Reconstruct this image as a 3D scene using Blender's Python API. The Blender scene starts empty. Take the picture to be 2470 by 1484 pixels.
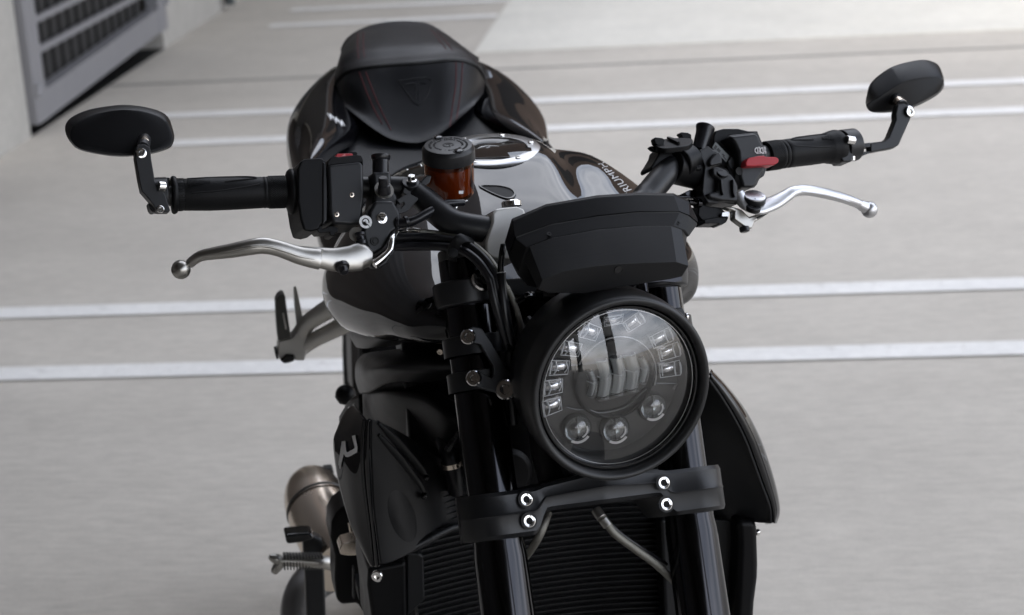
import bpy, math, random
import numpy as np
random.seed(7)
D2R = math.radians
scene = bpy.context.scene
COL = scene.collection

# ------------------------------------------------------------------ camera
FPX, W, H = 4803., 2470, 1484
yaw, pit, rol = D2R(6.9), D2R(17.15), D2R(3.7)
CP = np.array([0, 0, 1.55])
F = np.array([-math.sin(yaw)*math.cos(pit), math.cos(yaw)*math.cos(pit), -math.sin(pit)])
R_ = np.array([math.cos(yaw), math.sin(yaw), 0.])
U_ = np.cross(R_, F)
R2 = R_*math.cos(rol) - U_*math.sin(rol)
U2 = U_*math.cos(rol) + R_*math.sin(rol)
cam = bpy.data.cameras.new('camera')
camo = bpy.data.objects.new('camera', cam)
COL.objects.link(camo)
from mathutils import Matrix, Vector
m = Matrix.Identity(4)
for i in range(3):
    m[i][0] = R2[i]; m[i][1] = U2[i]; m[i][2] = -F[i]; m[i][3] = CP[i]
camo.matrix_world = m
cam.sensor_width = 36
cam.lens = 36*FPX/W
cam.clip_end = 500
cam.dof.use_dof = True
cam.dof.focus_distance = 2.06
cam.dof.aperture_fstop = 8.0
scene.camera = camo

# ------------------------------------------------------------------ light
SUN_D = np.array([0.34, 1.2, -1.0]); SUN_D = SUN_D/np.linalg.norm(SUN_D)   # way the light travels
sun_el = math.asin(-SUN_D[2])
sun_az = math.atan2(-SUN_D[0], -SUN_D[1])
world = bpy.data.worlds.new('World'); scene.world = world
world.use_nodes = True
nt = world.node_tree; nt.nodes.clear()
wo = nt.nodes.new('ShaderNodeOutputWorld'); bg = nt.nodes.new('ShaderNodeBackground')
sky = nt.nodes.new('ShaderNodeTexSky'); sky.sky_type = 'NISHITA'; sky.sun_disc = False
sky.sun_elevation = sun_el; sky.sun_rotation = sun_az
sky.air_density = 1.0; sky.dust_density = 3.0; sky.ozone_density = 0.8
tc = nt.nodes.new('ShaderNodeTexCoord')
mp = nt.nodes.new('ShaderNodeMapping'); mp.inputs['Scale'].default_value = (1, 1, 3.2)
nz = nt.nodes.new('ShaderNodeTexNoise'); nz.inputs['Scale'].default_value = 2.2; nz.inputs['Detail'].default_value = 7
rp = nt.nodes.new('ShaderNodeValToRGB'); rp.color_ramp.elements[0].position = .30; rp.color_ramp.elements[1].position = .66
mx = nt.nodes.new('ShaderNodeMix'); mx.data_type = 'RGBA'
mx.inputs[7].default_value = (10.2, 10.5, 11.4, 1)
L = nt.links.new
L(tc.outputs['Generated'], mp.inputs['Vector']); L(mp.outputs['Vector'], nz.inputs['Vector'])
L(nz.outputs['Fac'], rp.inputs['Fac']); L(rp.outputs['Color'], mx.inputs['Factor'])
L(sky.outputs['Color'], mx.inputs[6]); L(mx.outputs[2], bg.inputs['Color'])
bg.inputs['Strength'].default_value = 0.15
L(bg.outputs['Background'], wo.inputs['Surface'])
sl = bpy.data.lights.new('sun', 'SUN'); sl.energy = 0.8; sl.angle = D2R(10); sl.color = (1, .96, .86)
so = bpy.data.objects.new('sun', sl); COL.objects.link(so)
so.rotation_euler = Vector(SUN_D).to_track_quat('-Z', 'Y').to_euler()
scene.view_settings.view_transform = 'Standard'
scene.view_settings.look = 'None'
scene.view_settings.exposure = 1.26
scene.view_settings.gamma = 1
scene.cycles.max_bounces = 8
scene.cycles.transparent_max_bounces = 12

# ------------------------------------------------------------------ frames of the bike
th, rk, de, ln = D2R(17.1), D2R(23.35), D2R(10.5), D2R(.3)
hd = np.array([math.sin(th), -math.cos(th), 0]); zz0 = np.array([0, 0, 1.]); s0 = np.cross(zz0, hd)
zz = zz0*math.cos(ln) + s0*math.sin(ln); s0 = np.cross(zz, hd)
ax = math.cos(rk)*zz - math.sin(rk)*hd; f0 = math.cos(rk)*hd + math.sin(rk)*zz
fw = math.cos(de)*f0 + math.sin(de)*s0; sx = math.cos(de)*s0 - math.sin(de)*f0
O = np.array([-.19, 2.015, .974])                 # on the steering axis, at the top clamp
G = np.array([O[0], O[1], 0]) - .015*s0
def S(s, f_, a): return O + sx*s + fw*f_ + ax*a    # steering frame: lateral, forward, up the steering axis
def B(x, y, z): return G + s0*x - hd*y + zz*z      # body frame: lateral, back, up
def ray(u, v): return F + R2*(u-W/2)/FPX - U2*(v-H/2)/FPX
def hit(u, v, p0, n):
    q = ray(u, v); return CP + q*(((p0-CP)@n)/(q@n))
Z = {0: (0, 0, 1), 1: (120.6, 211.1, .34549), 2: (663.3, 301.5, .3251), 3: (633.2, 30.2, .30524), 4: (1507.6, 120.6, .3418),
     5: (1145.8, 422.1, .24414), 6: (1206, 663.3, .3576), 7: (753.8, 572.9, .30472), 8: (603, 934.7, .37025),
     10: (1567.9, 844.2, .4312), 11: (995, 1085.5, .31737), 12: (603, 663.3, .24374), 13: (995, 301.5, .25635),
     14: (783.9, 964.8, .28445), 15: (1537.7, 271.4, .20315)}
def zc(k, x, y): a, b, c = Z[k]; return a+c*x, b+c*y
def q(k, x, y, f_): return hit(*zc(k, x, y), O+fw*f_, fw)       # point on the steering plane f = f_
def b(k, x, y, yb): return hit(*zc(k, x, y), G-hd*yb, hd)       # point on the body cross plane y = yb
def qs(k, pts, f_): return [q(k, x, y, f_) for x, y in pts]
def bs(k, pts, yb): return [b(k, x, y, yb) for x, y in pts]
PX = 2.05/FPX                                                   # metres per measured unit at the steering head
def nrm(v): v = np.asarray(v, float); return v/np.linalg.norm(v)

# ------------------------------------------------------------------ materials
def mat(name, col, rough=.5, metal=0., coat=0., spec=.5, bump=None, var=None, coat_rough=.03, trans=0., ior=1.45, aniso=0):
    m = bpy.data.materials.new(name); m.use_nodes = True
    n = m.node_tree; p = n.nodes['Principled BSDF']
    p.inputs['Base Color'].default_value = (*col, 1); p.inputs['Roughness'].default_value = rough
    p.inputs['Metallic'].default_value = metal; p.inputs['Coat Weight'].default_value = coat
    p.inputs['Coat Roughness'].default_value = coat_rough; p.inputs['Coat IOR'].default_value = 1.4
    p.inputs['Specular IOR Level'].default_value = spec; p.inputs['Transmission Weight'].default_value = trans
    p.inputs['IOR'].default_value = ior
    t = n.nodes.new('ShaderNodeTexCoord')
    if bump:
        sc, st, stretch = bump
        mpn = n.nodes.new('ShaderNodeMapping'); mpn.inputs['Scale'].default_value = stretch
        z = n.nodes.new('ShaderNodeTexNoise'); z.inputs['Scale'].default_value = sc; z.inputs['Detail'].default_value = 4
        bn = n.nodes.new('ShaderNodeBump'); bn.inputs['Strength'].default_value = st; bn.inputs['Distance'].default_value = .001
        n.links.new(t.outputs['Object'], mpn.inputs['Vector']); n.links.new(mpn.outputs['Vector'], z.inputs['Vector'])
        n.links.new(z.outputs['Fac'], bn.inputs['Height']); n.links.new(bn.outputs['Normal'], p.inputs['Normal'])
    if var:
        sc, amt = var
        z = n.nodes.new('ShaderNodeTexNoise'); z.inputs['Scale'].default_value = sc; z.inputs['Detail'].default_value = 5
        mr = n.nodes.new('ShaderNodeMapRange'); mr.inputs['To Min'].default_value = max(0, rough-amt); mr.inputs['To Max'].default_value = rough+amt
        n.links.new(t.outputs['Object'], z.inputs['Vector']); n.links.new(z.outputs['Fac'], mr.inputs['Value'])
        n.links.new(mr.outputs['Result'], p.inputs['Roughness'])
    return m
satin = mat('satin_black', (.0115, .0118, .013), .38, spec=.46, var=(40, .06), bump=(900, .06, (1, 1, 1)))
matte = mat('matte_black_plastic', (.005, .005, .0055), .38, spec=.20, var=(30, .07), bump=(1400, .15, (1, 1, 1)))
gloss = mat('gloss_black_paint', (.004, .004, .005), .03, spec=.66)
tube_black = mat('black_anodised', (.038, .038, .041), .13, metal=1, var=(25, .04))
rubber = mat('rubber', (.0065, .0065, .007), .5, spec=.22, bump=(500, .2, (1, 1, 1)))
hosem = mat('hose_rubber', (.009, .009, .011), .30, var=(20, .06))
printed = mat('printed_black', (.009, .009, .0095), .42, spec=.32, var=(20, .05), bump=(240, .10, (.02, .02, 6)))
leather = mat('seat_leather', (.0042, .0046, .006), .37, spec=.26, bump=(700, .35, (1, 1, 1)), var=(14, .08))
thread = mat('red_thread', (.10, .008, .011), .7)
cast = mat('cast_aluminium', (.42, .405, .375), .34, metal=1, var=(60, .08), bump=(300, .05, (1, 1, 1)))
polished = mat('polished_aluminium', (.60, .60, .61), .36, metal=1, var=(60, .06))
silver = mat('silver_paint', (.58, .57, .54), .45, metal=.55)
chrome = mat('chrome', (.80, .79, .77), .12, metal=1)
steel = mat('stainless_steel', (.72, .63, .53), .24, metal=1, var=(30, .07), bump=(300, .05, (1, 1, .1)))
darkcast = mat('dark_cast_metal', (.10, .10, .095), .5, metal=.6, bump=(200, .2, (1, 1, 1)))
deep = mat('deep_black', (.004, .004, .004), .6)
redp = mat('red_plastic', (.42, .02, .03), .42)
white = mat('white_print', (.72, .72, .72), .5)
greyprint = mat('grey_print', (.80, .80, .80), .6)
greylab = mat('grey_label', (.13, .14, .14), .4)
braid = mat('braided_steel', (.26, .25, .22), .40, metal=.9, bump=(1500, .8, (1, 1, 1)))
capm = mat('filler_ring_metal', (.50, .50, .50), .28, metal=1)
titan = mat('brushed_panel', (.52, .52, .52), .35, metal=.6)
def glass(name, tint, f0_=.05, rough=.0):
    m = bpy.data.materials.new(name); m.use_nodes = True; n = m.node_tree; n.nodes.clear()
    o = n.nodes.new('ShaderNodeOutputMaterial'); t = n.nodes.new('ShaderNodeBsdfTransparent'); g = n.nodes.new('ShaderNodeBsdfGlossy')
    t.inputs['Color'].default_value = (*tint, 1); g.inputs['Roughness'].default_value = rough
    lw = n.nodes.new('ShaderNodeLayerWeight'); lw.inputs['Blend'].default_value = .5
    pw = n.nodes.new('ShaderNodeMath'); pw.operation = 'POWER'; pw.inputs[1].default_value = 5
    mr = n.nodes.new('ShaderNodeMapRange'); mr.inputs['To Min'].default_value = f0_; mr.inputs['To Max'].default_value = 1
    mxs = n.nodes.new('ShaderNodeMixShader')
    n.links.new(lw.outputs['Facing'], pw.inputs[0]); n.links.new(pw.outputs[0], mr.inputs['Value'])
    n.links.new(mr.outputs[0], mxs.inputs[0]); n.links.new(t.outputs[0], mxs.inputs[1]); n.links.new(g.outputs[0], mxs.inputs[2])
    n.links.new(mxs.outputs[0], o.inputs['Surface']); return m
lensg = glass('headlight_glass', (.97, .97, .97), .11)
amber = glass('amber_plastic', (.76, .44, .22), .05, .03)
optic = glass('clear_optic', (.85, .87, .87), .14, .05)

# ------------------------------------------------------------------ geometry helpers (all return verts, faces in world space)
def cr(P, n=6, closed=False):
    P = [np.asarray(p, float) for p in P]; N = len(P); out = []
    rng = range(N) if closed else range(N-1)
    for i in rng:
        if closed: a, b_, c, d = P[(i-1) % N], P[i], P[(i+1) % N], P[(i+2) % N]
        else: a, b_, c, d = P[max(i-1, 0)], P[i], P[i+1], P[min(i+2, N-1)]
        for k in range(n):
            t = k/n
            out.append(.5*((2*b_)+(c-a)*t+(2*a-5*b_+4*c-d)*t*t+(3*b_-a-3*c+d)*t**3))
    if not closed: out.append(P[-1])
    return out
def join(*gs):
    V, Fc = [], []
    for v, f_ in gs:
        o = len(V); V += [tuple(x) for x in v]; Fc += [tuple(i+o for i in fc) for fc in f_]
    return V, Fc
def loft(rings, cap0=True, cap1=True, closed=True):
    n = len(rings[0]); V = [p for r in rings for p in r]; Fc = []
    for i in range(len(rings)-1):
        for j in range(n if closed else n-1):
            k = (j+1) % n
            Fc.append((i*n+j, i*n+k, (i+1)*n+k, (i+1)*n+j))
    if cap0: Fc.append(tuple(reversed(range(n))))
    if cap1: Fc.append(tuple(range((len(rings)-1)*n, len(rings)*n)))
    return V, Fc
def tube(P, rad, n=14, smooth=6, rd=None, daxis=None):
    """swept tube; rad along the path; with daxis and rd the section is an ellipse, rd along daxis"""
    N = len(P)
    rad = [rad]*N if np.isscalar(rad) else list(rad)
    rdl = rad if rd is None else ([rd]*N if np.isscalar(rd) else list(rd))
    if smooth and N > 1:
        X = cr([np.r_[p, r1, r2] for p, r1, r2 in zip(P, rad, rdl)], smooth)
    else: X = [np.r_[p, r1, r2] for p, r1, r2 in zip(P, rad, rdl)]
    pts = [x[:3] for x in X]; rings = []; up = None
    for i, x in enumerate(X):
        t = nrm(pts[min(i+1, len(pts)-1)] - pts[max(i-1, 0)])
        if daxis is not None: up = nrm(daxis - t*(daxis@t))
        elif up is None:
            up = np.cross(t, [0.3, .2, 1.]); up = nrm(up)
        else: up = nrm(up - t*(up@t))
        sd = np.cross(t, up)
        rings.append([pts[i] + sd*x[3]*math.cos(a) + up*x[4]*math.sin(a) for a in np.linspace(0, 2*math.pi, n, endpoint=False)])
    return loft(rings)
def lathe(prof, org, axis, n=32, cap0=True, cap1=True):
    axis = nrm(axis); a = nrm(np.cross(axis, [0.1, .3, 1.] if abs(axis[2]) < .9 else [1., 0, 0])); c = np.cross(axis, a)
    rings = [[org + axis*t + (a*math.cos(w)+c*math.sin(w))*max(r, 1e-5) for w in np.linspace(0, 2*math.pi, n, endpoint=False)] for t, r in prof]
    return loft(rings, cap0, cap1)
def prism(poly, vec):
    return loft([[p for p in poly], [p+vec for p in poly]])
def slab(k, pts, f1, f2, smooth=0):
    """plate in the steering frame between forward planes f1 (front) and f2"""
    P = qs(k, pts, f1)
    if smooth: P = cr(P, smooth, True)
    return prism(P, fw*(f2-f1))
def bslab(k, pts, y1, y2, smooth=0):
    P = bs(k, pts, y1)
    if smooth: P = cr(P, smooth, True)
    return prism(P, -hd*(y2-y1))
def disc(c, axis, r, t, n=28): return lathe([(0, r), (t, r)], c, axis, n)
def sphere(c, r, n=20, sc=None):
    pr = [(-r*math.cos(a), r*math.sin(a)) for a in np.linspace(0.02, math.pi-.02, 14)]
    return lathe(pr, c, np.array([0, 0, 1.]), n)
def box(c, A, dims):
    A = [nrm(a) for a in A]; V = []
    for sx_ in (-1, 1):
        for sy_ in (-1, 1):
            for sz_ in (-1, 1): V.append(c + A[0]*sx_*dims[0]/2 + A[1]*sy_*dims[1]/2 + A[2]*sz_*dims[2]/2)
    return V, [(0, 1, 3, 2), (4, 6, 7, 5), (0, 4, 5, 1), (2, 3, 7, 6), (0, 2, 6, 4), (1, 5, 7, 3)]
XYZ = [np.array([1., 0, 0]), np.array([0, 1., 0]), np.array([0, 0, 1.])]
def abox(x0, x1, y0, y1, z0, z1): return box(np.array([(x0+x1)/2, (y0+y1)/2, (z0+z1)/2]), XYZ, (x1-x0, y1-y0, z1-z0))
def grid(rows, n=5, m_=5):
    """smooth surface through a grid of points"""
    R = [cr(r, n) for r in rows]; Cc = [cr([R[i][j] for i in range(len(R))], m_) for j in range(len(R[0]))]
    return loft([[Cc[j][i] for j in range(len(Cc))] for i in range(len(Cc[0]))], False, False, closed=False)

def ob(name, geo, mt, parent=None, bevel=0, seg=3, ang=35, solid=0, solid_off=-1, sub=0, label=None, org=None):
    V, Fc = geo
    base = np.zeros(3)
    p = parent
    if parent is not None: base = np.array(ROOT[parent.name])
    elif org is not None: base = np.array(org, float)
    me = bpy.data.meshes.new(name)
    me.from_pydata([tuple(np.asarray(v)-base) for v in V], [], Fc)
    import bmesh
    bm = bmesh.new(); bm.from_mesh(me)
    bmesh.ops.remove_doubles(bm, verts=bm.verts, dist=1e-6)
    bmesh.ops.recalc_face_normals(bm, faces=bm.faces); bm.to_mesh(me); bm.free()
    for pl in me.polygons: pl.use_smooth = True
    me.set_sharp_from_angle(angle=D2R(ang))
    me.materials.append(mt)
    o = bpy.data.objects.new(name, me); COL.objects.link(o)
    if parent is not None: o.parent = parent
    else: o.location = base
    ROOT[o.name] = tuple(base)
    if solid:
        md = o.modifiers.new('s', 'SOLIDIFY'); md.thickness = solid; md.offset = solid_off
    if bevel:
        md = o.modifiers.new('b', 'BEVEL'); md.width = bevel; md.segments = seg; md.limit_method = 'ANGLE'; md.angle_limit = D2R(30)
        md.harden_normals = True
    if sub:
        md = o.modifiers.new('u', 'SUBSURF'); md.levels = sub; md.render_levels = sub
    if label: o['label'] = label
    return o
ROOT = {}
def tag(o, label=None, cat=None, group=None, kind=None):
    if label: o['label'] = label
    if cat: o['category'] = cat
    if group: o['group'] = group
    if kind: o['kind'] = kind
    return o
def empty(name, loc, label, cat, group=None):
    o = bpy.data.objects.new(name, None); COL.objects.link(o); o.location = tuple(loc); ROOT[o.name] = tuple(loc)
    return tag(o, label, cat, group)
def text(body, org, right, up, size, thick=.0003, spacing=1.0, shear=0, bend=None, align='CENTER'):
    """lettering as mesh geometry; bend maps (x, y) in metres to a point"""
    cu = bpy.data.curves.new('t', 'FONT'); cu.body = body; cu.size = size; cu.extrude = thick; cu.align_x = align
    cu.space_character = spacing; cu.shear = shear
    t = bpy.data.objects.new('t', cu); COL.objects.link(t)
    dg = bpy.context.evaluated_depsgraph_get()
    me = bpy.data.meshes.new_from_object(t.evaluated_get(dg))
    nz_ = np.cross(right, up)
    V = [(bend(v.co.x, v.co.y) if bend else org + right*v.co.x + up*v.co.y) + nz_*v.co.z for v in me.vertices]
    Fc = [tuple(p.vertices) for p in me.polygons]
    bpy.data.objects.remove(t); bpy.data.curves.remove(cu); bpy.data.meshes.remove(me)
    return V, Fc
def bolt_geo(c, axis, r, hgt=.6):
    g = lathe([(0, r), (r*hgt*.75, r), (r*hgt, r*.86), (r*hgt, r*.5)], c, axis, 28, cap1=False)
    a = nrm(axis)
    hexr = lathe([(r*hgt, r*.5), (r*.1, r*.46)], c, a, 6, cap0=False)
    return join(g, hexr)
def bolt(parent, k, x, y, f_, r, axis=None, mt=None, name='bolt', hgt=.6):
    return ob(name, bolt_geo(q(k, x, y, f_), fw if axis is None else axis, r, hgt), mt or chrome, parent, ang=30)

# ================================================================== SETTING
def concrete(name, base, dark, broom=(1, 30, 1), scale=1.0, joints=False):
    m = bpy.data.materials.new(name); m.use_nodes = True; n = m.node_tree; p = n.nodes['Principled BSDF']
    t = n.nodes.new('ShaderNodeTexCoord')
    def noise(sc, det, st=(1, 1, 1), rough=.6):
        mpn = n.nodes.new('ShaderNodeMapping'); mpn.inputs['Scale'].default_value = st
        z = n.nodes.new('ShaderNodeTexNoise'); z.inputs['Scale'].default_value = sc; z.inputs['Detail'].default_value = det; z.inputs['Roughness'].default_value = rough
        n.links.new(t.outputs['Object'], mpn.inputs['Vector']); n.links.new(mpn.outputs['Vector'], z.inputs['Vector']); return z
    big = noise(.55*scale, 6, (.5, 1, 1)); fine = noise(26*scale, 8, (.6, 1.6, 1), .75); br = noise(9*scale, 5, broom); pit_ = noise(160, 3)
    r1 = n.nodes.new('ShaderNodeValToRGB'); r1.color_ramp.elements[0].position = .3; r1.color_ramp.elements[1].position = .7
    r1.color_ramp.elements[0].color = (*dark, 1); r1.color_ramp.elements[1].color = (*base, 1)
    n.links.new(big.outputs['Fac'], r1.inputs['Fac'])
    def mul(a, zz_, lo, hi):
        mr = n.nodes.new('ShaderNodeMapRange'); mr.inputs['From Min'].default_value = .3; mr.inputs['From Max'].default_value = .7
        mr.inputs['To Min'].default_value = lo; mr.inputs['To Max'].default_value = hi
        n.links.new(zz_.outputs['Fac'], mr.inputs['Value'])
        mm = n.nodes.new('ShaderNodeMix'); mm.data_type = 'RGBA'; mm.blend_type = 'MULTIPLY'; mm.inputs[0].default_value = 1
        n.links.new(a, mm.inputs[6]); n.links.new(mr.outputs[0], mm.inputs[7]); return mm.outputs[2]
    c = mul(r1.outputs[0], fine, .84, 1.08); c = mul(c, br, .95, 1.03); c = mul(c, noise(2.6, 9, (.8, 1.1, 1), .72), .90, 1.05); c = mul(c, pit_, .95, 1.03)
    n.links.new(c, p.inputs['Base Color']); p.inputs['Roughness'].default_value = .82
    p.inputs['Specular IOR Level'].default_value = .3
    bn = n.nodes.new('ShaderNodeBump'); bn.inputs['Strength'].default_value = .35; bn.inputs['Distance'].default_value = .004
    n.links.new(br.outputs['Fac'], bn.inputs['Height']); n.links.new(bn.outputs['Normal'], p.inputs['Normal'])
    return m
ground_m = concrete('brushed_concrete', (.60, .557, .490), (.52, .483, .425), broom=(1, 10, 1))
sunlit_m = concrete('sunlit_concrete', (.76, .73, .65), (.72, .695, .625))  # sunlit ground: the sunlight is put into this paler colour
wall_m = concrete('painted_wall', (.46, .44, .40), (.42, .40, .365), broom=(1, 1, 1))
def worn(m):
    n = m.node_tree; p = n.nodes['Principled BSDF']; lk = p.inputs['Base Color'].links[0]; src = lk.from_socket
    t = n.nodes.new('ShaderNodeTexCoord'); z = n.nodes.new('ShaderNodeTexNoise'); z.inputs['Scale'].default_value = 14; z.inputs['Detail'].default_value = 9; z.inputs['Roughness'].default_value = .75
    r = n.nodes.new('ShaderNodeValToRGB'); r.color_ramp.elements[0].position = .57; r.color_ramp.elements[1].position = .70
    mm = n.nodes.new('ShaderNodeMix'); mm.data_type = 'RGBA'; mm.inputs[7].default_value = (.50, .47, .43, 1)
    n.links.new(t.outputs['Object'], z.inputs['Vector']); n.links.new(z.outputs['Fac'], r.inputs['Fac']); n.links.new(r.outputs['Color'], mm.inputs[0])
    n.links.new(src, mm.inputs[6]); n.links.new(mm.outputs[2], p.inputs['Base Color'])
paint_m = concrete('line_paint', (.88, .86, .82), (.82, .80, .76), scale=2)
worn(paint_m)
joint_m = mat('joint_sealant', (.20, .195, .185), .9)
frame_m = mat('gate_grey_metal', (.25, .247, .256), .45, metal=.2, var=(8, .1))
slat_m = mat('gate_dark_slat', (.030, .029, .028), .7)
brown = mat('brown_brick', (.105, .080, .066), .85, bump=(30, .4, (1, 1, 1)))
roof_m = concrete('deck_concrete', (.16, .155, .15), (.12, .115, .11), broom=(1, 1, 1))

g = tag(ob('ground', abox(-60, 80, -40, 110, -.2, 0), ground_m), kind='structure')
tag(ob('sunlit_patch', abox(-1.17, 30, 8.86, 60, .001, .006), sunlit_m), kind='structure')
tag(ob('expansion_joint', join(abox(-2.74, 14, 8.44, 8.455, .001, .0035), abox(-2.74, 14, 3.02, 3.032, .001, .0035)), joint_m), kind='structure')
WORDS = [(4.54, 'nearest to the motorcycle, front line of the near pair', 'near'), (5.06, 'second white line behind the motorcycle, rear line of the near pair', 'near'),
         (7.19, 'third white line back, just below the left mirror head', ''), (7.72, 'fourth white line back, level with the top of the left mirror', ''),
         (9.92, 'front line of the far short pair behind the seat', ''), (10.43, 'farthest white line, at the top edge behind the seat', '')]
LB = ['white painted line nearest behind the motorcycle, front of the near pair',
      'white painted line second behind the motorcycle, rear of the near pair',
      'white painted line third back, passing behind the lower half of the left mirror',
      'white painted line fourth back, just above the third, level with the upper left mirror',
      'faint white painted line fifth back, ending at the sunlit patch of ground',
      'faintest and farthest white painted line, at the top edge above the seat']
for (yy, _, _), lb in zip(WORDS, LB):
    x1 = -1.18 if yy > 9 else 9
    tag(ob('painted_line', abox(-2.35, x1, yy-.05, yy+.05, .0040, .0046), paint_m, org=(-2.35, yy, 0)), lb, 'painted line', 'painted parking lines on the concrete')

# wall on the left with an opening for the gate
X = -2.75
wl = join(abox(X-.4, X, -12, 7.42, -.1, 2.75), abox(X-.4, X, 9.38, 12.95, -.1, 2.75), abox(X-.4, X, 7.42, 9.38, 2.45, 2.75))
tag(ob('concrete_wall', wl, wall_m, org=(X, 0, 0)), 'plain pale concrete wall at the left, holding the grey metal gate', 'wall')
tag(ob('upper_cladding', abox(X-.4, X-.002, -12, 24, 2.752, 12), mat('brown_cladding', (.07, .052, .042), .6), org=(X, 6, 2.752)), 'tall brown cladding above the pale wall on the left', 'facade')
gt = empty('metal_gate', (X, 8.4, 0), 'grey metal grille gate with dark slats set in the left wall', 'gate')
x0, x1 = X-.03, X+.035
ob('frame', join(abox(x0, x1, 7.43, 7.56, .045, 2.42), abox(x0, x1, 9.24, 9.37, .10, 2.42), abox(x0+.002, x1-.003, 7.56, 9.24, 2.3, 2.42),
                 box(np.array([(x0+x1)/2-.001, 8.40, .130]), [XYZ[0], nrm([0, 1.68, .055]), nrm([0, -.055, 1.68])], (x1-x0-.004, 1.69, .115))), frame_m, gt, bevel=.004)
for i in range(17):
    ob('rail', abox(x0+.008, x0+.030, 7.56, 9.24, .29+i*.120, .318+i*.120), frame_m, gt, bevel=.002)
sl_ = join(*[abox(x0-.03, x0-.012, 7.58+i*.118, 7.58+i*.118+.075, .16, 2.31) for i in range(14)])
ob('slats', sl_, slat_m, gt)
ob('gate_shade', abox(X-.30, X-.001, 7.425, 9.375, .001, .004), deep, gt)  # shade under the gate, painted as a deep black floor sheet
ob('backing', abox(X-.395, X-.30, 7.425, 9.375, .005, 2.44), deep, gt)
for yy, zz_ in ((7.45, .16), (9.36, .22)): ob('hinge', lathe([(0, .016), (.05, .016)], np.array([x1+.006, yy, zz_]), XYZ[2], 12), frame_m, gt)
dp = tag(ob('downpipe', join(lathe([(0, .028), (3.2, .028)], np.array([X+.045, 10.56, .03]), XYZ[2], 16), abox(X, X+.04, 10.53, 10.59, .5, .53)), mat('pipe_dark', (.05, .06, .06), .5), org=(X+.045, 10.56, 0)),
         'thin dark downpipe on the left wall beyond the gate', 'pipe')
# parking deck behind and above the camera: it shades the place and is what the headlight glass mirrors
rs_ = tag(ob('reflection_panel', loft([[np.array([X+.012+(.012 if k % 4 in (1, 2) else 0), yy, .02+.15*k]) for k in range(28)] + [np.array([X+.002, yy, .02+.15*27]), np.array([X+.002, yy, .02])] for yy in (-9., 6.85)]), mat('reflection_brown', (.035, .029, .025), .45), org=(X, 0, 0)),
          'dark brown panel added out of view, mirrored in the tank flank', 'dark_panel')  # added out of view so the tank flank mirrors something dark
deck = empty('parking_deck', (0, -6, 0), 'concrete parking deck roof on columns over the bike', 'building')
ob('roof', abox(-2.7, 3.7, -12, 2.9, 4.4, 4.75), roof_m, deck)
for i in range(6): ob('beam', abox(-2.69, 3.65, -11.6+i*2.7, -11.35+i*2.7, 3.95, 4.395), roof_m, deck)
for i in range(3): ob('beam', abox(-1.2+i*2.0, -1.0+i*2.0, -11.9, 2.85, 4.15, 4.39), roof_m, deck)
ob('parapet', abox(3.7, 3.85, -12, 2.9, 4.1, 5.0), roof_m, deck)
ob('back_wall', abox(-2.7, 3.7, -12.3, -12, 0, 4.39), roof_m, deck)
for xx in (3.5,):
    for yy in (-8., -2.4): ob('column', abox(xx-.2, xx+.2, yy-.2, yy+.2, .001, 4.395), roof_m, deck)
tag(ob('sky_blocker', join(abox(X+.002, -1.1, 6.2, 12.9, 2.60, 2.75), abox(-1.2, -1.1, 6.2, 12.9, 2.752, 2.95)), roof_m, org=(X, 8, 2.60)), 'concrete slab added out of view to shade the far left ground', 'sky_blocker')  # unseen slab, added to shade the far left ground
bb = empty('brick_building', (4, 17, 0), 'brown brick building across the far end of the lot', 'building')
ob('wall', abox(-2.7, 16, 13, 24, 0, 6.7), brown, bb)
for x_ in range(-1, 15, 3):
    for z_ in (1.0, 3.8): ob('window', abox(x_, x_+1.5, 12.97, 12.995, z_, z_+1.7), deep, bb)

# ================================================================== MOTORCYCLE
moto = empty('motorcycle', (G[0], G[1]+.4, 0), 'black naked motorcycle with round headlight, seen from the front', 'motorcycle')

# ------------------------------------------------------------------ forks and clamps
FS = .108
def forkleg(sg):
    c = lambda a: S(sg*FS, 0, a)
    pr = [(-.78, .0290), (-.40, .0285), (-.300, .0275), (-.286, .0262), (-.075, .0262), (-.068, .0250), (.009, .0250)]
    o = ob('fork_leg', lathe(pr, c(0), ax, 48), tube_black, moto, bevel=.0006, seg=2, ang=20)
    ob('fork_cap', join(lathe([(.009, .0248), (.018, .0248), (.020, .0235), (.0202, .0180)], c(0), ax, 40), lathe([(.0200, .0200), (.0225, .0200), (.0235, .018), (.0235, .010), (.019, .010)], c(0), ax, 8)),
       mat('fork_cap_metal', (.09, .09, .09), .3, metal=.8) if sg < 0 else bpy.data.materials['fork_cap_metal'], o, bevel=.0006)
    return o
fl = forkleg(-1); frr = forkleg(1)
# top clamp
tc_ = join(lathe([(-.040, .0325), (-.028, .0345), (-.014, .0345)], S(-FS, 0, 0), ax, 48), lathe([(-.040, .0325), (-.028, .0345), (-.014, .0345)], S(FS, 0, 0), ax, 48),
           loft([[S(s_, fa, a) for fa, a in ((.02, -.036), (.022, -.017), (-.045, -.017), (-.045, -.036))] for s_ in np.linspace(-.085, .085, 9)]))
tc = ob('top_clamp', tc_, satin, moto, bevel=.0025)
ob('bolt', bolt_geo(q(2, 1530, 1158, .034), nrm(fw+.15*ax), .012), chrome, tc, ang=30)
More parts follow.
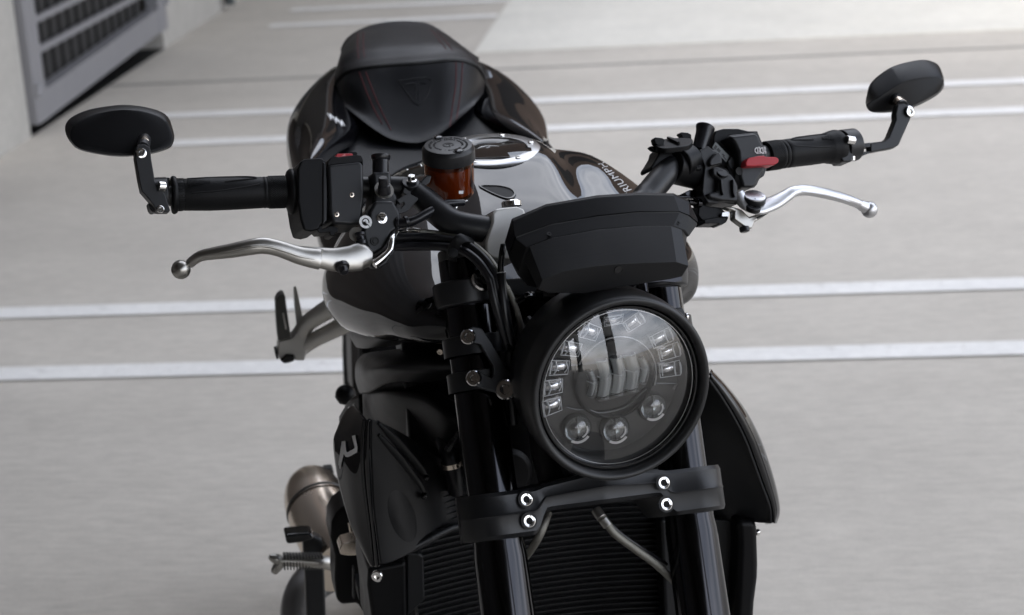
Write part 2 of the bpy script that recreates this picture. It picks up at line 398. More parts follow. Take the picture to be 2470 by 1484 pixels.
# lower clamp: sections along s, arched in the middle, wrapping the tubes at its ends
secs = []
for s_ in np.linspace(-.147, .147, 61):
    d = abs(s_)
    e = max(0, 1-((d-FS)/.039)**2) if d > FS else 1
    ff = .041*math.sqrt(e) if d > FS else .041 - .006*math.sin(math.pi*min(1, (FS-d)/FS))
    fb = -.041*math.sqrt(e) if d > FS else -.041+.0*d
    mid = max(0., min(1., (.078-d)/.016)); mid = mid*mid*(3-2*mid)
    at_ = -.234 + .010*mid*(1-d/.09); ab = -.281 + .022*mid
    am = (at_+ab)/2
    rr = .004
    secs.append([S(s_, ff-rr, at_), S(s_, ff, at_-rr), S(s_, ff+.0, am+.0022), S(s_, ff+.0014, am), S(s_, ff+.0, am-.0022), S(s_, ff, ab+rr), S(s_, ff-rr, ab), S(s_, fb, ab), S(s_, fb, at_)])
lc = ob('lower_clamp', loft(secs), satin, moto, ang=38)
for (x, y) in ((864, 376), (886, 540), (1908, 250), (1928, 413)):
    P = q(11, x, y, .0415); A = nrm(fw)
    bo = ob('bolt', join(lathe([(-.008, .0062), (.0008, .0066), (.0012, .0058), (.0008, .0036)], P, A, 32, cap1=False), lathe([(.0008, .0036), (-.004, .0032)], P, A, 6, cap0=False)), chrome, lc, ang=25)
    ob('bolt_recess', lathe([(.0002, .0086), (.0004, .0086), (.0004, .0064), (.0002, .0064)], P, A, 32), deep, bo)
# mudguard and wheel below the picture
axle = S(0, .0, -.66)
fwh = ob('front_wheel', join(lathe([(-.055, .24), (-.06, .27), (-.045, .292), (0, .305), (.045, .292), (.06, .27), (.055, .24)], axle*[1, 1, 0]+[0, 0, .306]+hd*.03, sx, 64)), rubber, moto)
ob('rim', join(lathe([(-.05, .215), (-.052, .245), (.052, .245), (.05, .215)], axle*[1, 1, 0]+[0, 0, .306]+hd*.03, sx, 64),
   *[box(axle*[1, 1, 0]+[0, 0, .306]+hd*.03, [sx, nrm(math.cos(a)*fw+math.sin(a)*ax), np.cross(sx, nrm(math.cos(a)*fw+math.sin(a)*ax))], (.03, .45, .03)) for a in (0, 1.257, 2.513)]), gloss, fwh)

def arcg(r0_, r1_, a0, a1, n=30, C_=None, r=sx, u=ax, nn=fw, t=.0004):
    A_ = [C_ + (r*math.cos(a)+u*math.sin(a))*r1_ for a in np.linspace(D2R(a0), D2R(a1), n)]
    B_ = [C_ + (r*math.cos(a)+u*math.sin(a))*r0_ for a in np.linspace(D2R(a1), D2R(a0), n)]
    return prism(A_+B_, nn*t)
# ------------------------------------------------------------------ headlight
HC = q(6, 790, 778, .115) + R2*.005                # centre of the front rim
hn = nrm([math.sin(D2R(26)), -math.cos(D2R(26)), -.02]); hr = nrm(np.cross(hn, [0, 0, 1.])*-1); hr = nrm(np.cross([0, 0, 1.], hn)); hu = np.cross(hn, hr)
def HL(x, y, t): return HC + hr*x + hu*y + hn*t
hl = ob('headlight', lathe([(-.115, .012), (-.112, .045), (-.098, .074), (-.078, .090), (-.052, .0950), (-.030, .0960)], HC, hn, 96, cap1=False), satin, moto, ang=60)
RS = .0965
rim_ = [(-.0295, .0958), (-.029, .0970), (-.006, .0970), (-.0015, .0962), (.0015, .0945), (.0018, .0918), (.0, .0893), (-.003, .0877), (-.008, .0867), (-.013, .0862)]
ob('rim', lathe(rim_, HC, hn, 128, False, False), mat('rim_black', (.012, .012, .0125), .45, spec=.65), hl, ang=60)
ob('lens_seal', lathe([(-.012, .0863), (-.006, .0852), (-.006, .0835), (-.012, .0832)], HC, hn, 128, False, False), gloss, hl, ang=60)
RL = .0845
ob('lens', lathe([(-.010+.019*(1-(r/RL)**2), r) for r in np.linspace(RL, .0005, 26)], HC, hn, 128, False, False), lensg, hl, ang=80)
bez = mat('headlight_bezel', (.030, .030, .029), .25, spec=.8)
bez2 = mat('headlight_inner', (.008, .008, .008), .2, spec=.7)
ob('reflector_plate', lathe([(-.016, RL), (-.020, .080), (-.026, .076), (-.030, .0745)], HC, hn, 96, False, False), bez, hl, ang=60)
ob('bezel_plate', lathe([(-.031, .078), (-.0305, .0745), (-.0305, .0005)], HC, hn, 96, False, False), bez, hl)
def hp(x, y): return (x-800)/542*.0860, -(y-792)/552*.0860
# clear light cells round the rim: a dark well, moulded edges with glints as pale lines and a bulged reflector
refl = mat('led_reflector', (.75, .75, .76), .24, metal=1)
glint_m = mat('edge_glint', (.50, .51, .52), .25, spec=1)  # pale colour stands in for glints along the moulded edges
cells = [(812, 362, 70, 120, 90), (655, 412, 138, 92, 152), (525, 505, 140, 84, 160), (440, 615, 140, 88, 168), (392, 738, 138, 90, 176), (378, 866, 138, 92, 184), (945, 400, 130, 78, 30), (1130, 540, 140, 88, 20), (1180, 642, 138, 88, 12), (1182, 762, 138, 90, 4)]
for i, (x, y, wd, ht, ang_) in enumerate(cells):
    lx, ly = hp(x, y); a_in = D2R(ang_)
    er = np.array([math.cos(a_in), math.sin(a_in)]); et = np.array([-er[1], er[0]])
    def cp(r_, t_, z): return HL(lx+er[0]*r_+et[0]*t_, ly+er[1]*r_+et[1]*t_, z)
    w2, h2 = wd/542*.0860*.5, ht/552*.0860*.5
    we = ob('light_cell', prism([cp(-w2*1.35, -h2*1.02, -.0302), cp(w2*1.15, -h2*1.25, -.0302), cp(w2*1.15, h2*1.25, -.0302), cp(-w2*1.35, h2*1.02, -.0302)], hn*.0014), bez2, hl)
    rws = [[cp(w2*a_*(1 if a_ > 0 else .9), h2*b_, -.0285+.0085*(1-abs(b_)**2.5)*(1-.45*abs(a_)**2)) for b_ in np.linspace(-1, 1, 9)] for a_ in np.linspace(-1, 1, 7)]
    ob('cell_reflector', grid(rws, 2, 2), refl, hl, ang=70)
    fr_ = [tube([cp(a_, b_, z_) for a_, b_, z_ in ((-w2*.9, -h2*1.0, -.0215), (w2*1.02, -h2*1.14, -.0180), (w2*1.02, h2*1.14, -.0180), (-w2*.9, h2*1.0, -.0215), (-w2*.9, -h2*1.0, -.0215))], .0005, 6, smooth=0),
           tube([cp(w2*.55, -h2*1.0, -.0190), cp(w2*.42, 0, -.0168), cp(w2*.55, h2*1.0, -.0190)], .0008, 6),
           tube([cp(-w2*.62, -h2*.8, -.0225), cp(-w2*.72, 0, -.0200), cp(-w2*.62, h2*.8, -.0225)], .0006, 6),
           tube([cp(w2*1.0, -h2*.9, -.0172), cp(w2*1.04, 0, -.0165), cp(w2*1.0, h2*.9, -.0172)], .0010, 6)]
    ob('cell_edge_glint', join(*fr_), glint_m, hl)
# central projector: upright bars of optic in a dark round pocket
cx, cy = hp(815, 765)
ob('projector_pocket', lathe([(-.029, .044), (-.024, .0435), (-.022, .041), (-.0285, .039), (-.0285, .0005)], HL(cx, cy, 0), hn, 64, False, False), bez2, hl, ang=50)
ob('projector_edge', join(tube([HL(cx+.0445*math.cos(a), cy+.0445*math.sin(a), -.0215) for a in np.linspace(D2R(-18), D2R(150), 30)], .0007, 6, smooth=0)), polished, hl)
for (x, y, wd, ht) in ((735, 752, 82, 250), (830, 748, 84, 246), (926, 742, 84, 242), (645, 770, 44, 170), (1004, 742, 46, 170)):
    lx, ly = hp(x, y); w2, h2 = wd/542*.043, ht/552*.043
    rings = []
    for yy in np.linspace(-h2, h2, 11):
        bw = .0035*(1-(yy/h2)**2)
        rings.append([HL(lx+w2*math.cos(a)+bw, ly+yy, -.027+.011*math.sin(a)) for a in np.linspace(0, math.pi, 12)])
    po = ob('projector_lens', loft(rings, True, True, False), optic, hl, ang=40)
    ob('projector_back', grid([[HL(lx+w2*k_+.0035*(1-(yy/h2)**2), ly+yy, -.0284+.006*(1-k_*k_)) for k_ in (-.9, -.4, .1, .6, .9)] for yy in (-h2*.97, -h2*.5, 0, h2*.5, h2*.97)], 3, 3), titan if wd > 40 else refl, po)
    ob('projector_glint', join(tube([HL(lx-w2, ly+.004, -.0225), HL(lx, ly+.0028, -.0140), HL(lx+w2, ly+.004, -.0225)], .0006, 6), tube([HL(lx+w2*.9, ly-h2, -.0270), HL(lx+w2*.9+.0035, ly, -.0262), HL(lx+w2*.9, ly+h2, -.0270)], .0007, 6)), glint_m, po)  # glints on the bars, drawn as pale lines
ob('projector_tray', prism([HL(*hp(x, y), -.0275) for x, y in ((690, 905), (975, 885), (975, 865), (690, 885))], hn*.006), bez, hl, bevel=.0006)
for x, y, r in ((545, 1062, 88), (805, 1115, 88), (1070, 1008, 86)):
    lx, ly = hp(x, y); r = r/548*.086
    ob('round_lens_ring', lathe([(-.030, r*1.14), (-.023, r*1.10), (-.022, r*1.02), (-.027, r*.98)], HL(lx, ly, 0), hn, 48, False, False), bez, hl, ang=50)
    ob('round_lens_bowl', lathe([(-.0225, r*.98), (-.0275, r*.8), (-.0298, r*.4), (-.030, .0005)], HL(lx, ly, 0), hn, 48, False, False), refl, hl, ang=80)
    ob('round_lens', lathe([(-.0245+r*.60*(1-(k/10)**2)**.5, r*.90*k/10) for k in range(10, -1, -1)], HL(lx, ly, 0), hn, 48, True, False), optic, hl, ang=60)
    ob('round_lens_led', join(lathe([(-.029, r*.30), (-.024, r*.30), (-.023, r*.20), (-.023, .0004)], HL(lx-.003, ly+.002, 0), hn, 16, False, False), box(HL(lx, ly, -.026), [hu, hr, hn], (r*1.7, .0012, .004))), bez2, hl)
    ob('round_lens_glint', join(arcg(r*.86, r*1.04, 232, 320, 20, HL(lx, ly, -.0205), hr, hu, hn, .0008), arcg(r*.50, r*.62, 285, 385, 16, HL(lx+.001, ly, -.0185), hr, hu, hn, .0006)), polished, hl)
# the ridge line that swings round the lower lenses
ridge = [(480, 905), (560, 938), (640, 955), (700, 985), (800, 992), (900, 975), (985, 915), (1050, 880), (1085, 860), (1085, 700), (1060, 640)]
ob('bezel_ridge', join(tube([HL(*hp(x, y), -.026) for x, y in ridge], .0009, 8), tube([HL(*hp(x, y), -.024) for x, y in ((1090, 850), (1180, 868), (1240, 880), (1215, 915))], .0012, 8)), bez, hl)
ob('lens_rim_line', tube([HL(.0808*math.cos(a), .0808*math.sin(a), -.0085) for a in np.linspace(0, 2*math.pi, 80)], .00035, 6, smooth=0), polished, hl)

# headlight bracket at the left fork, clamp rings on both
for sg in (-1, 1):
    for a_ in (-.0815, -.118):
        ob('fork_ring', lathe([(-.010, .0315), (.010, .0315), (.010, .0258), (-.010, .0258)], S(sg*FS, 0, a_), ax, 48, False, False), satin, moto, bevel=.0012, seg=2)
P_br = [(1195, 770), (1215, 738), (1272, 702), (1345, 718), (1420, 830), (1560, 1075), (1625, 1130), (1612, 1200), (1560, 1262), (1490, 1235), (1330, 1196), (1262, 1165), (1250, 1080), (1300, 1045), (1418, 1108), (1435, 1085), (1430, 1020), (1330, 850), (1240, 830)]
hb = ob('headlight_bracket', slab(7, P_br, .040, .034), satin, moto, bevel=.0014, seg=2)
for x, y, r in ((1237, 787, .0078), (1281, 1115, .0080), (1533, 1205, .0105)):
    bolt(hb, 7, x, y, .0405, r, nrm(fw*.9-sx*.55), chrome)
br2 = ob('headlight_bracket', join(slab(5, [(1950, 1330), (2000, 1310), (2050, 1308), (2078, 1360), (2082, 1420), (1990, 1420)], .035, .010)), satin, moto, bevel=.0015)
ob('bolt', bolt_geo(q(5, 2080, 1400, .03), nrm(sx), .004), chrome, br2)

# ------------------------------------------------------------------ instrument cluster
cn = nrm(-math.sin(D2R(52))*fw + math.cos(D2R(52))*ax)          # its face looks up and back
PC = q(5, 1300, 300, .105)
def cpt(x, y, t): return hit(*zc(5, x, y), PC - cn*t, cn)
wv = nrm(np.cross(cn, sx)); wv = wv if wv@ax > 0 else -wv
def ring(pts, t, low, inset=0):
    P = [cpt(x, y, t) for x, y in pts]
    a, d = P[0], P[-1]
    P += [d - wv*low*.10 - sx*.012, d - wv*low*.22 - sx*.040, a - wv*low*.50 + sx*.050, a - wv*low*.30 + sx*.012]
    if inset:
        c = sum(P)/len(P); P = [p + nrm(c-p)*inset for p in P]
    return P
r0 = [(300, 640), (362, 432), (700, 288), (1200, 200), (1600, 172), (1960, 180), (2105, 248), (2192, 425)]
r1 = [(330, 800), (392, 612), (745, 482), (1200, 400), (1600, 360), (2020, 358), (2120, 398), (2205, 470)]
r1b = [(334, 818), (396, 630), (745, 500), (1200, 418), (1600, 378), (2018, 376), (2118, 416), (2200, 488)]
r2 = [(425, 965), (505, 715), (735, 628), (1200, 535), (1600, 502), (1960, 500), (2075, 545), (2118, 605)]
r3 = [(470, 850), (520, 710), (745, 622), (1200, 530), (1600, 500), (1955, 500), (2060, 540), (2112, 610)]
r4 = [(622, 1132), (662, 1035), (862, 952), (1200, 893), (1500, 868), (1990, 856), (2112, 898), (2048, 1003)]
r0b = [(292, 668), (372, 455), (702, 308), (1200, 222), (1600, 195), (1965, 202), (2112, 266), (2198, 436)]
cl = ob('instrument_cluster', loft([ring(r0, -.006, .075, .002), ring(r0, -.004, .075), ring(r0b, .003, .075), ring(r1, .0225, .072)], True, False), matte, moto, bevel=.0006, seg=1, ang=18)
ob('housing_seam', loft([ring(r1, .0226, .072, .0015), ring(r1b, .0236, .071, .0015)], False, False), deep, cl)
ob('rear_housing', loft([ring(r1b, .0237, .071), ring(r2, .038, .055), ring(r2, .0395, .052, .006)], False, True), matte, cl, bevel=.0008, seg=2, ang=18)
ob('cover', loft([ring(r3, .0385, .040, .003), ring(r3, .0395, .040, .002), ring(r4, .078, .018), ring(r4, .0785, .018, .001)], False, True), printed, cl, bevel=.0012, seg=2, ang=15)
for x, y in ((728, 592), (2000, 484)):
    ob('screw_hole', lathe([(0, .0024), (.0006, .0024), (.0006, .0012), (-.002, .0010)], cpt(x, y, .0335)-cn*.0005+wv*.0012, nrm(wv-cn*.5), 16), deep, cl)
ob('face_glass', prism([p for p in ring(r0, -.0063, .072, .006)], cn*.0005), gloss, cl)
ob('cover_hole', lathe([(0, .0045), (.0006, .0045), (.0006, .0040), (-.001, .0036)], cpt(1418, 938, .0788), -cn, 20), gloss, cl)
# cluster stay and small shiny fittings under it
ob('cluster_stay', join(tube([q(5, 1650, 1040, .05), q(5, 1668, 1180, .06)], .0055, 14, 0), slab(5, [(1700, 1030), (2040, 1005), (2045, 1040), (1980, 1060), (1850, 1050), (1700, 1065)], .04, -.02)), tube_black, moto)
ob('wiring_loom', join(*[tube([q(5, x0_, y0_, .04), q(5, (x0_+x1_)/2+dx, (y0_+y1_)/2-20, .055), q(5, x1_, y1_, .05)], r_, 10) for x0_, y0_, x1_, y1_, dx, r_ in
   ((1390, 1120, 1500, 1060, 10, .004), (1480, 1080, 1580, 1160, 20, .0035), (1100, 1160, 1220, 1150, 0, .003), (1300, 1130, 1420, 1200, 20, .004), (430, 1240, 560, 1190, 20, .004), (800, 1300, 900, 1160, 10, .005), (620, 1180, 1100, 1230, 0, .007))]), gloss, moto)

# ------------------------------------------------------------------ handlebar
BARF = .02
bar_pts = [(1, 830, 755, -.052, .0110), (1, 1680, 725, -.040, .0110), (2, 420, 470, -.034, .0112), (2, 950, 468, -.020, .0120), (2, 1090, 540, -.008, .0132), (2, 1200, 640, .004, .0140), (2, 1330, 730, .013, .0142), (2, 1560, 775, BARF, .0142), (2, 1750, 790, BARF, .0142)]
barL = [(q(k, x, y, f_), r) for k, x, y, f_, r in bar_pts]
bar_r = [(5, 1500, 330, BARF, .0142), (4, 150, 1030, .012, .0142), (4, 225, 945, .005, .0142), (4, 330, 830, -.006, .0138), (4, 450, 785, -.015, .0125), (4, 700, 765, -.026, .0112), (4, 1000, 740, -.038, .0110), (4, 1560, 678, -.054, .0110)]
barR = [(q(k, x, y, f_), r) for k, x, y, f_, r in bar_r]
allp = barL + barR
hbar = ob('handlebar', tube([p for p, r in allp], [r for p, r in allp], 28, 6), satin, moto, ang=60)
# silver risers
def riser(k, cxp, dx):
    pts = [(1505+dx, 680), (1520+dx, 640), (1610, 620)]
ris = slab(2, [(1560, 870), (1610, 720), (1612, 650), (1640, 622), (1700, 612), (1800, 603), (1855, 625), (1870, 700), (1860, 900), (1820, 1000), (1640, 1000), (1570, 960)], .036, -.012)
rs = ob('handlebar_clamp', ris, silver, moto, bevel=.004, seg=3)
ob('bolt', join(lathe([(0, .0105), (.005, .0105), (.006, .0095), (.006, .007), (.001, .0065)], q(2, 1757, 606, .012), ax, 24)), chrome, rs)
rs2 = ob('handlebar_clamp', join(slab(5, [(1480, 330), (1490, 250), (1560, 215), (1700, 212), (1760, 260), (1760, 420), (1480, 420)], .036, -.012)), silver, moto, bevel=.004)

# ------------------------------------------------------------------ grips
def grip(A, Bp, rs_, parent):
    """A outer end, Bp inner end; rs_ list of (t 0..1, radius)"""
    d = Bp-A; Ln = np.linalg.norm(d)
    return ob('grip', lathe([(t*Ln, r) for t, r in rs_], A, d, 48), rubber, parent, ang=50)
gp = [(0, .0150), (.003, .0182), (.012, .0194), (.026, .0196), (.040, .0188), (.05, .0168), (.09, .0166), (.095, .0160), (.105, .0164), (.30, .0172), (.5, .0170), (.72, .0162), (.735, .0158), (.74, .0163), (.755, .0163), (.76, .0159), (.77, .0164), (.915, .0163), (.925, .0180), (.935, .0215), (.955, .0237), (.975, .0237), (.99, .0215), (1., .0165)]
GA, GB = q(1, 845, 752, -.0515), q(1, 1715, 727, -.040)
gl = grip(GA, GB, gp, moto)
GC, GD = q(4, 1512, 682, -.0535), q(4, 985, 752, -.039)
gp2 = [(0, .0150), (.01, .0190), (.05, .0200), (.10, .0196), (.16, .0182), (.18, .0180), (.20, .0168), (.4, .0170), (.70, .0165), (.745, .0164), (.75, .0158), (.76, .0166), (.79, .0166), (.80, .0158), (.81, .0166), (.99, .0166), (1, .0150)]
gr = grip(GC, GD, gp2, moto)
def grip_detail(A, Bp, par, flip):
    d = nrm(Bp-A); Ln = np.linalg.norm(Bp-A); a = nrm(fw - d*(fw@d)); c = np.cross(d, a); c = c if c@ax > 0 else -c
    kn = []
    t0, t1 = (.78, .91) if not flip else (.82, .985)
    for i in range(12):
        for j in range(44):
            w = 2*math.pi*(j+.5*(i % 2))/44
            P = A + d*Ln*(t0+(t1-t0)*(i+.5)/12) + (a*math.cos(w)+c*math.sin(w))*.0164
            kn.append(box(P, [d, a*math.cos(w)+c*math.sin(w), c*math.cos(w)-a*math.sin(w)], (.0010, .0012, .0014)))
    ob('knurling', join(*kn), rubber, par)
    dots = []
    for i in range(18):
        for j in range(-4, 5):
            if abs(j) > 4.5-i*.2: continue
            w = .62+j*.075; P = A + d*Ln*(.13+.010*i) + (a*math.cos(w)+c*math.sin(w))*.0171
            dots.append(box(P, [d, a*math.cos(w)+c*math.sin(w), c*math.cos(w)-a*math.sin(w)], (.0008, .0012, .0008)))
    ob('grip_dots', join(*dots), rubber, par)
    def pa(t, w, r=.0171): return A + d*Ln*t + (a*math.cos(w)+c*math.sin(w))*r
    ob('grip_groove', join(tube([pa(.13, 1.05), pa(.35, 1.2), pa(.6, 1.15), pa(.68, .95, .0166), pa(.55, .72), pa(.42, .6)], .0008, 8),
                           tube([pa(.15, -.1), pa(.4, .0), pa(.7, .35, .0164)], .0008, 8)), rubber, par)
grip_detail(GA, GB, gl, False); grip_detail(GC, GD, gr, True)
dG = nrm(GB-GA)
tw = lambda txt, A, d, t, Ln: text(txt, A, d, ax, .011, .0004, bend=lambda x, y: A + d*(t*Ln+.0) + d*(-y+.004) + (lambda w: (nrm(fw-d*(fw@d))*math.cos(w)+np.cross(nrm(fw-d*(fw@d)), d)*math.sin(w))*.0170)(x/.0170+.5))
try: ob('grip_lettering', tw('TRIUMPH', GA, dG, .072, np.linalg.norm(GB-GA)), rubber, gl)
except Exception as e: print('lettering', e)

# ------------------------------------------------------------------ mirrors
def mirror_head(name, k, outer, f_front, f_back, inner, parent, tilt, lab=None):
    """outer outline on the glass side, inner outline on the near back face"""
    N = 64
    def res(P):
        P = cr(P, 8, True); s = [0]
        for i in range(len(P)): s.append(s[-1]+np.linalg.norm(P[(i+1) % len(P)]-P[i]))
        tot = s[-1]; out = []
        for j in range(N):
            t = tot*j/N; i = max(i for i in range(len(P)) if s[i] <= t)
            u = (t-s[i])/(s[i+1]-s[i]); out.append(P[i]*(1-u)+P[(i+1) % len(P)]*u)
        return out
    n_ = nrm(tilt)
    C0 = q(k, *np.mean(outer, axis=0), f_back); C1 = q(k, *np.mean(inner, axis=0), f_front)
    A = res([hit(*zc(k, x, y), C0, n_) for x, y in outer]); Bq = res([hit(*zc(k, x, y), C1, n_) for x, y in inner])
    cA, cB = sum(A)/N, sum(Bq)/N
    mid = [a*.9+b_*.1 for a, b_ in zip(A, Bq)]
    rings = [[cA+(p-cA)*.94-n_*.002 for p in A], A, [a+(C1-C0)*.25 for a in A], Bq, [cB+(p-cB)*.93+n_*.0012 for p in Bq]]
    return ob(name, loft(rings), matte, parent, ang=30), C1, n_
ARM = (.0, 0)
mL_arm = slab(1, [(610, 400), (660, 395), (700, 420), (708, 500), (735, 660), (745, 690), (800, 740), (842, 860), (830, 868), (755, 868), (700, 790), (640, 722), (622, 640), (597, 490), (594, 440)], -.030, -.044)
mA = ob('mirror', mL_arm, satin, moto, bevel=.0018, seg=2)
oL = [(105, 300), (118, 240), (180, 190), (300, 148), (500, 122), (660, 136), (780, 172), (830, 215), (850, 270), (866, 335), (858, 385), (825, 425), (700, 462), (560, 478), (470, 479), (350, 466), (200, 430), (135, 370)]
iL = [(140, 335), (160, 275), (215, 225), (330, 176), (500, 149), (650, 163), (765, 200), (815, 235), (838, 285), (855, 340), (848, 385), (815, 420), (697, 458), (560, 474), (470, 475), (350, 462), (210, 428), (155, 382)]
mh, _, _ = mirror_head('mirror_head', 1, oL, -.060, -.078, iL, mA, fw*.93+ax*.25)
def cylpx(k, x0_, y0_, f0_, x1_, y1_, f1_, r): 
    a_, b_ = q(k, x0_, y0_, f0_), q(k, x1_, y1_, f1_); return lathe([(0, r), (np.linalg.norm(b_-a_), r)], a_, b_-a_, 28)
ob('pivot_collar', cylpx(1, 663, 352, -.062, 658, 385, -.045, .0050), steel, mA, bevel=.0005)
ob('pivot_stem', cylpx(1, 660, 365, -.060, 650, 425, -.037, .0066), satin, mA, bevel=.0005)
ob('ball_joint', sphere(q(1, 662, 345, -.066), .0055), steel, mA)
bolt(mA, 1, 637, 460, -.030, .0052, mt=chrome, hgt=.3)
# bar end clamp
d = nrm(GB-GA)
ob('bar_end_clamp', join(lathe([(-.004, .0185), (-.019, .0185)], GA, d, 40), slab(1, [(735, 640), (745, 628), (838, 628), (838, 690), (735, 700)], -.045, -.062)), satin, mA, bevel=.001)
ob('bolt', cylpx(1, 752, 690, -.028, 803, 694, -.030, .0052), chrome, mA, bevel=.001)
ob('bolt', bolt_geo(q(1, 770, 852, -.030), fw, .0038, .4), chrome, mA)
ob('clamp_tab', slab(1, [(695, 795), (740, 830), (740, 868), (715, 870), (698, 850), (688, 810)], -.040, -.055), satin, mA, bevel=.001)

mR_arm = slab(4, [(1925, 380), (1985, 362), (2030, 405), (2038, 440), (1935, 670), (1900, 692), (1740, 722), (1560, 790), (1540, 760), (1545, 690), (1560, 668), (1640, 664), (1830, 642), (1862, 615), (1912, 490), (1910, 450)], -.050, -.062)
# slot in the arm: two rails instead of one plate
armA = slab(4, [(1925, 380), (1985, 362), (2030, 405), (2038, 440), (1935, 670), (1900, 692), (1735, 722), (1732, 690), (1732, 654), (1830, 642), (1862, 615), (1912, 490), (1910, 450)], -.050, -.062)
armB = slab(4, [(1545, 690), (1560, 668), (1640, 664), (1733, 654), (1733, 686), (1630, 690), (1630, 720), (1733, 716), (1733, 723), (1640, 765), (1550, 790), (1540, 760)], -.0505, -.0615)
mB = ob('mirror', armA, satin, moto, bevel=.0018, seg=2)
ob('slotted_arm', armB, satin, mB, bevel=.001)
oR = [(1697, 372), (1708, 310), (1727, 245), (1790, 180), (1900, 113), (2050, 75), (2135, 72), (2205, 100), (2232, 145), (2246, 200), (2240, 260), (2180, 318), (2035, 392), (1900, 425), (1760, 430), (1710, 405)]
iR = [(1700, 388), (1722, 372), (1765, 345), (1850, 285), (1975, 215), (2110, 186), (2180, 183), (2232, 190), (2244, 205), (2247, 230), (2225, 285), (2165, 328), (2030, 396), (1900, 430), (1745, 438), (1708, 408)]
mirror_head('mirror_head', 4, oR, -.072, -.098, iR, mB, fw*.80-ax*.25+sx*.1)
ob('ball_joint', sphere(q(4, 1908, 322, -.076), .0058), chrome, mB)
ob('pivot_stem', cylpx(4, 1902, 335, -.075, 1960, 398, -.052, .0068), satin, mB, bevel=.0005)
ob('pivot_collar', cylpx(4, 1930, 366, -.064, 1950, 388, -.056, .0071), steel, mB, bevel=.0003)
ob('bolt', bolt_geo(q(4, 2008, 436, -.049), nrm(fw+.3*sx), .0068, .35), chrome, mB)
dR = nrm(GD-GC)
ob('bar_end_clamp', join(lathe([(-.003, .0190), (-.022, .0190)], GC, dR, 40)), satin, mB, bevel=.001)
ob('bolt', cylpx(4, 1560, 632, -.032, 1615, 640, -.034, .0050), chrome, mB, bevel=.001)
ob('bolt', cylpx(4, 1608, 705, -.045, 1606, 780, -.047, .0030), chrome, mB, bevel=.0005)
ob('clamp_tab', slab(4, [(1490, 690), (1560, 600), (1625, 640), (1625, 700), (1600, 790), (1540, 790)], -.040, -.066), satin, mB, bevel=.002)

# ------------------------------------------------------------------ left of picture: throttle, switches, brake
th_ = ob('throttle_housing', slab(2, [(165, 330), (190, 270), (222, 250), (345, 243), (375, 262), (388, 320), (392, 560), (388, 700), (340, 745), (330, 775), (270, 790), (215, 782), (190, 700), (168, 560)], -.012, -.062), matte, moto, bevel=.006, seg=4)
ob('throttle_rim', slab(2, [(355, 262), (385, 290), (396, 400), (398, 560), (390, 712), (350, 752), (350, 400)], -.0105, -.055), satin, th_, bevel=.003)
ob('lower_clip', slab(2, [(270, 745), (340, 745), (352, 770), (420, 745), (470, 760), (468, 798), (446, 800), (444, 824), (408, 820), (405, 795), (330, 802)], -.016, -.04), matte, th_, bevel=.001)
sw = ob('switch_housing', slab(2, [(390, 300), (412, 290), (640, 268), (658, 300), (662, 480), (655, 640), (640, 735), (560, 742), (432, 732), (405, 660), (398, 470)], -.006, -.058), satin, moto, bevel=.0045, seg=3)
ob('switch_cover', slab(2, [(392, 288), (408, 248), (440, 232), (470, 238), (600, 222), (640, 226), (655, 262), (655, 300), (645, 274), (410, 294), (396, 318)], -.008, -.060), matte, sw, bevel=.002)
rb = ob('red_button', slab(2, [(445, 262), (455, 218), (470, 212), (572, 210), (582, 222), (570, 256), (555, 262), (455, 267)], -.012, -.030), redp, sw, bevel=.002, label='red hazard button')
ob('triangle_mark', prism([q(2, x, y, -.0118) for x, y in ((492, 232), (520, 214), (522, 232))], fw*.0004), mat('pink_print', (.6, .2, .2), .5), rb)
ob('starter_button', slab(2, [(545, 210), (560, 196), (600, 195), (615, 208), (612, 222), (585, 222)], -.030, -.05), matte, sw, bevel=.002)
for x, y in ((569, 520), (457, 665)): bolt(sw, 2, x, y, -.0065, .0026, mt=steel, hgt=.3)
# mirror boss plugs and perch of the brake
def plug(parent, k, x, y0_, y1_, f_, r, rt, tilt=0):
    A_, B__ = q(k, x, y0_, f_), q(k, x+tilt, y1_, f_); A_ = A_
    Ln = np.linalg.norm(B__-A_)
    return lathe([(0, rt), (.003, rt), (.004, r), (Ln, r)], A_, B__-A_, 36), A_, B__
mc = ob('brake_master_cylinder', join(slab(2, [(700, 640), (745, 560), (880, 560), (925, 640), (945, 700), (900, 780), (868, 800), (835, 880), (790, 928), (735, 958), (690, 935), (672, 880), (655, 820), (648, 780), (690, 720)], .006, -.020)), satin, moto, bevel=.0035, seg=3)
g_, pA, pB = plug(mc, 2, 785, 222, 520, -.012, .0088, .0101)
axp = nrm(pA-pB)
ob('bar_clamp', join(slab(2, [(722, 345), (865, 340), (870, 470), (905, 520), (925, 600), (720, 610), (735, 520)], -.002, -.036)), satin, mc, bevel=.004)
pl = ob('mirror_boss', join(lathe([(0, .0090), (.0015, .0100), (.0050, .0103), (.0058, .0095)], pA-axp*.0058, axp, 40), lathe([(-.044, .0088), (-.0056, .0088)], pA, axp, 40)), hosem, mc, bevel=.0006)
fl1 = q(2, 807, 487, .020)
aw = nrm(fw*.75+ax*.66)
ob('washer', lathe([(0, .0101), (.0020, .0101), (.0020, .005)], q(2, 807, 487, .012), nrm(fw*.95+ax*.35+sx*.05), 40), cast, mc)
ob('bleed_cap', join(lathe([(-.002, .0066), (.003, .0066), (.007, .0060), (.0075, .0052), (.0150, .0048), (.016, .004)], q(2, 812, 495, .016), nrm(fw*.55+ax*.80-sx*.15), 28)), hosem, mc)
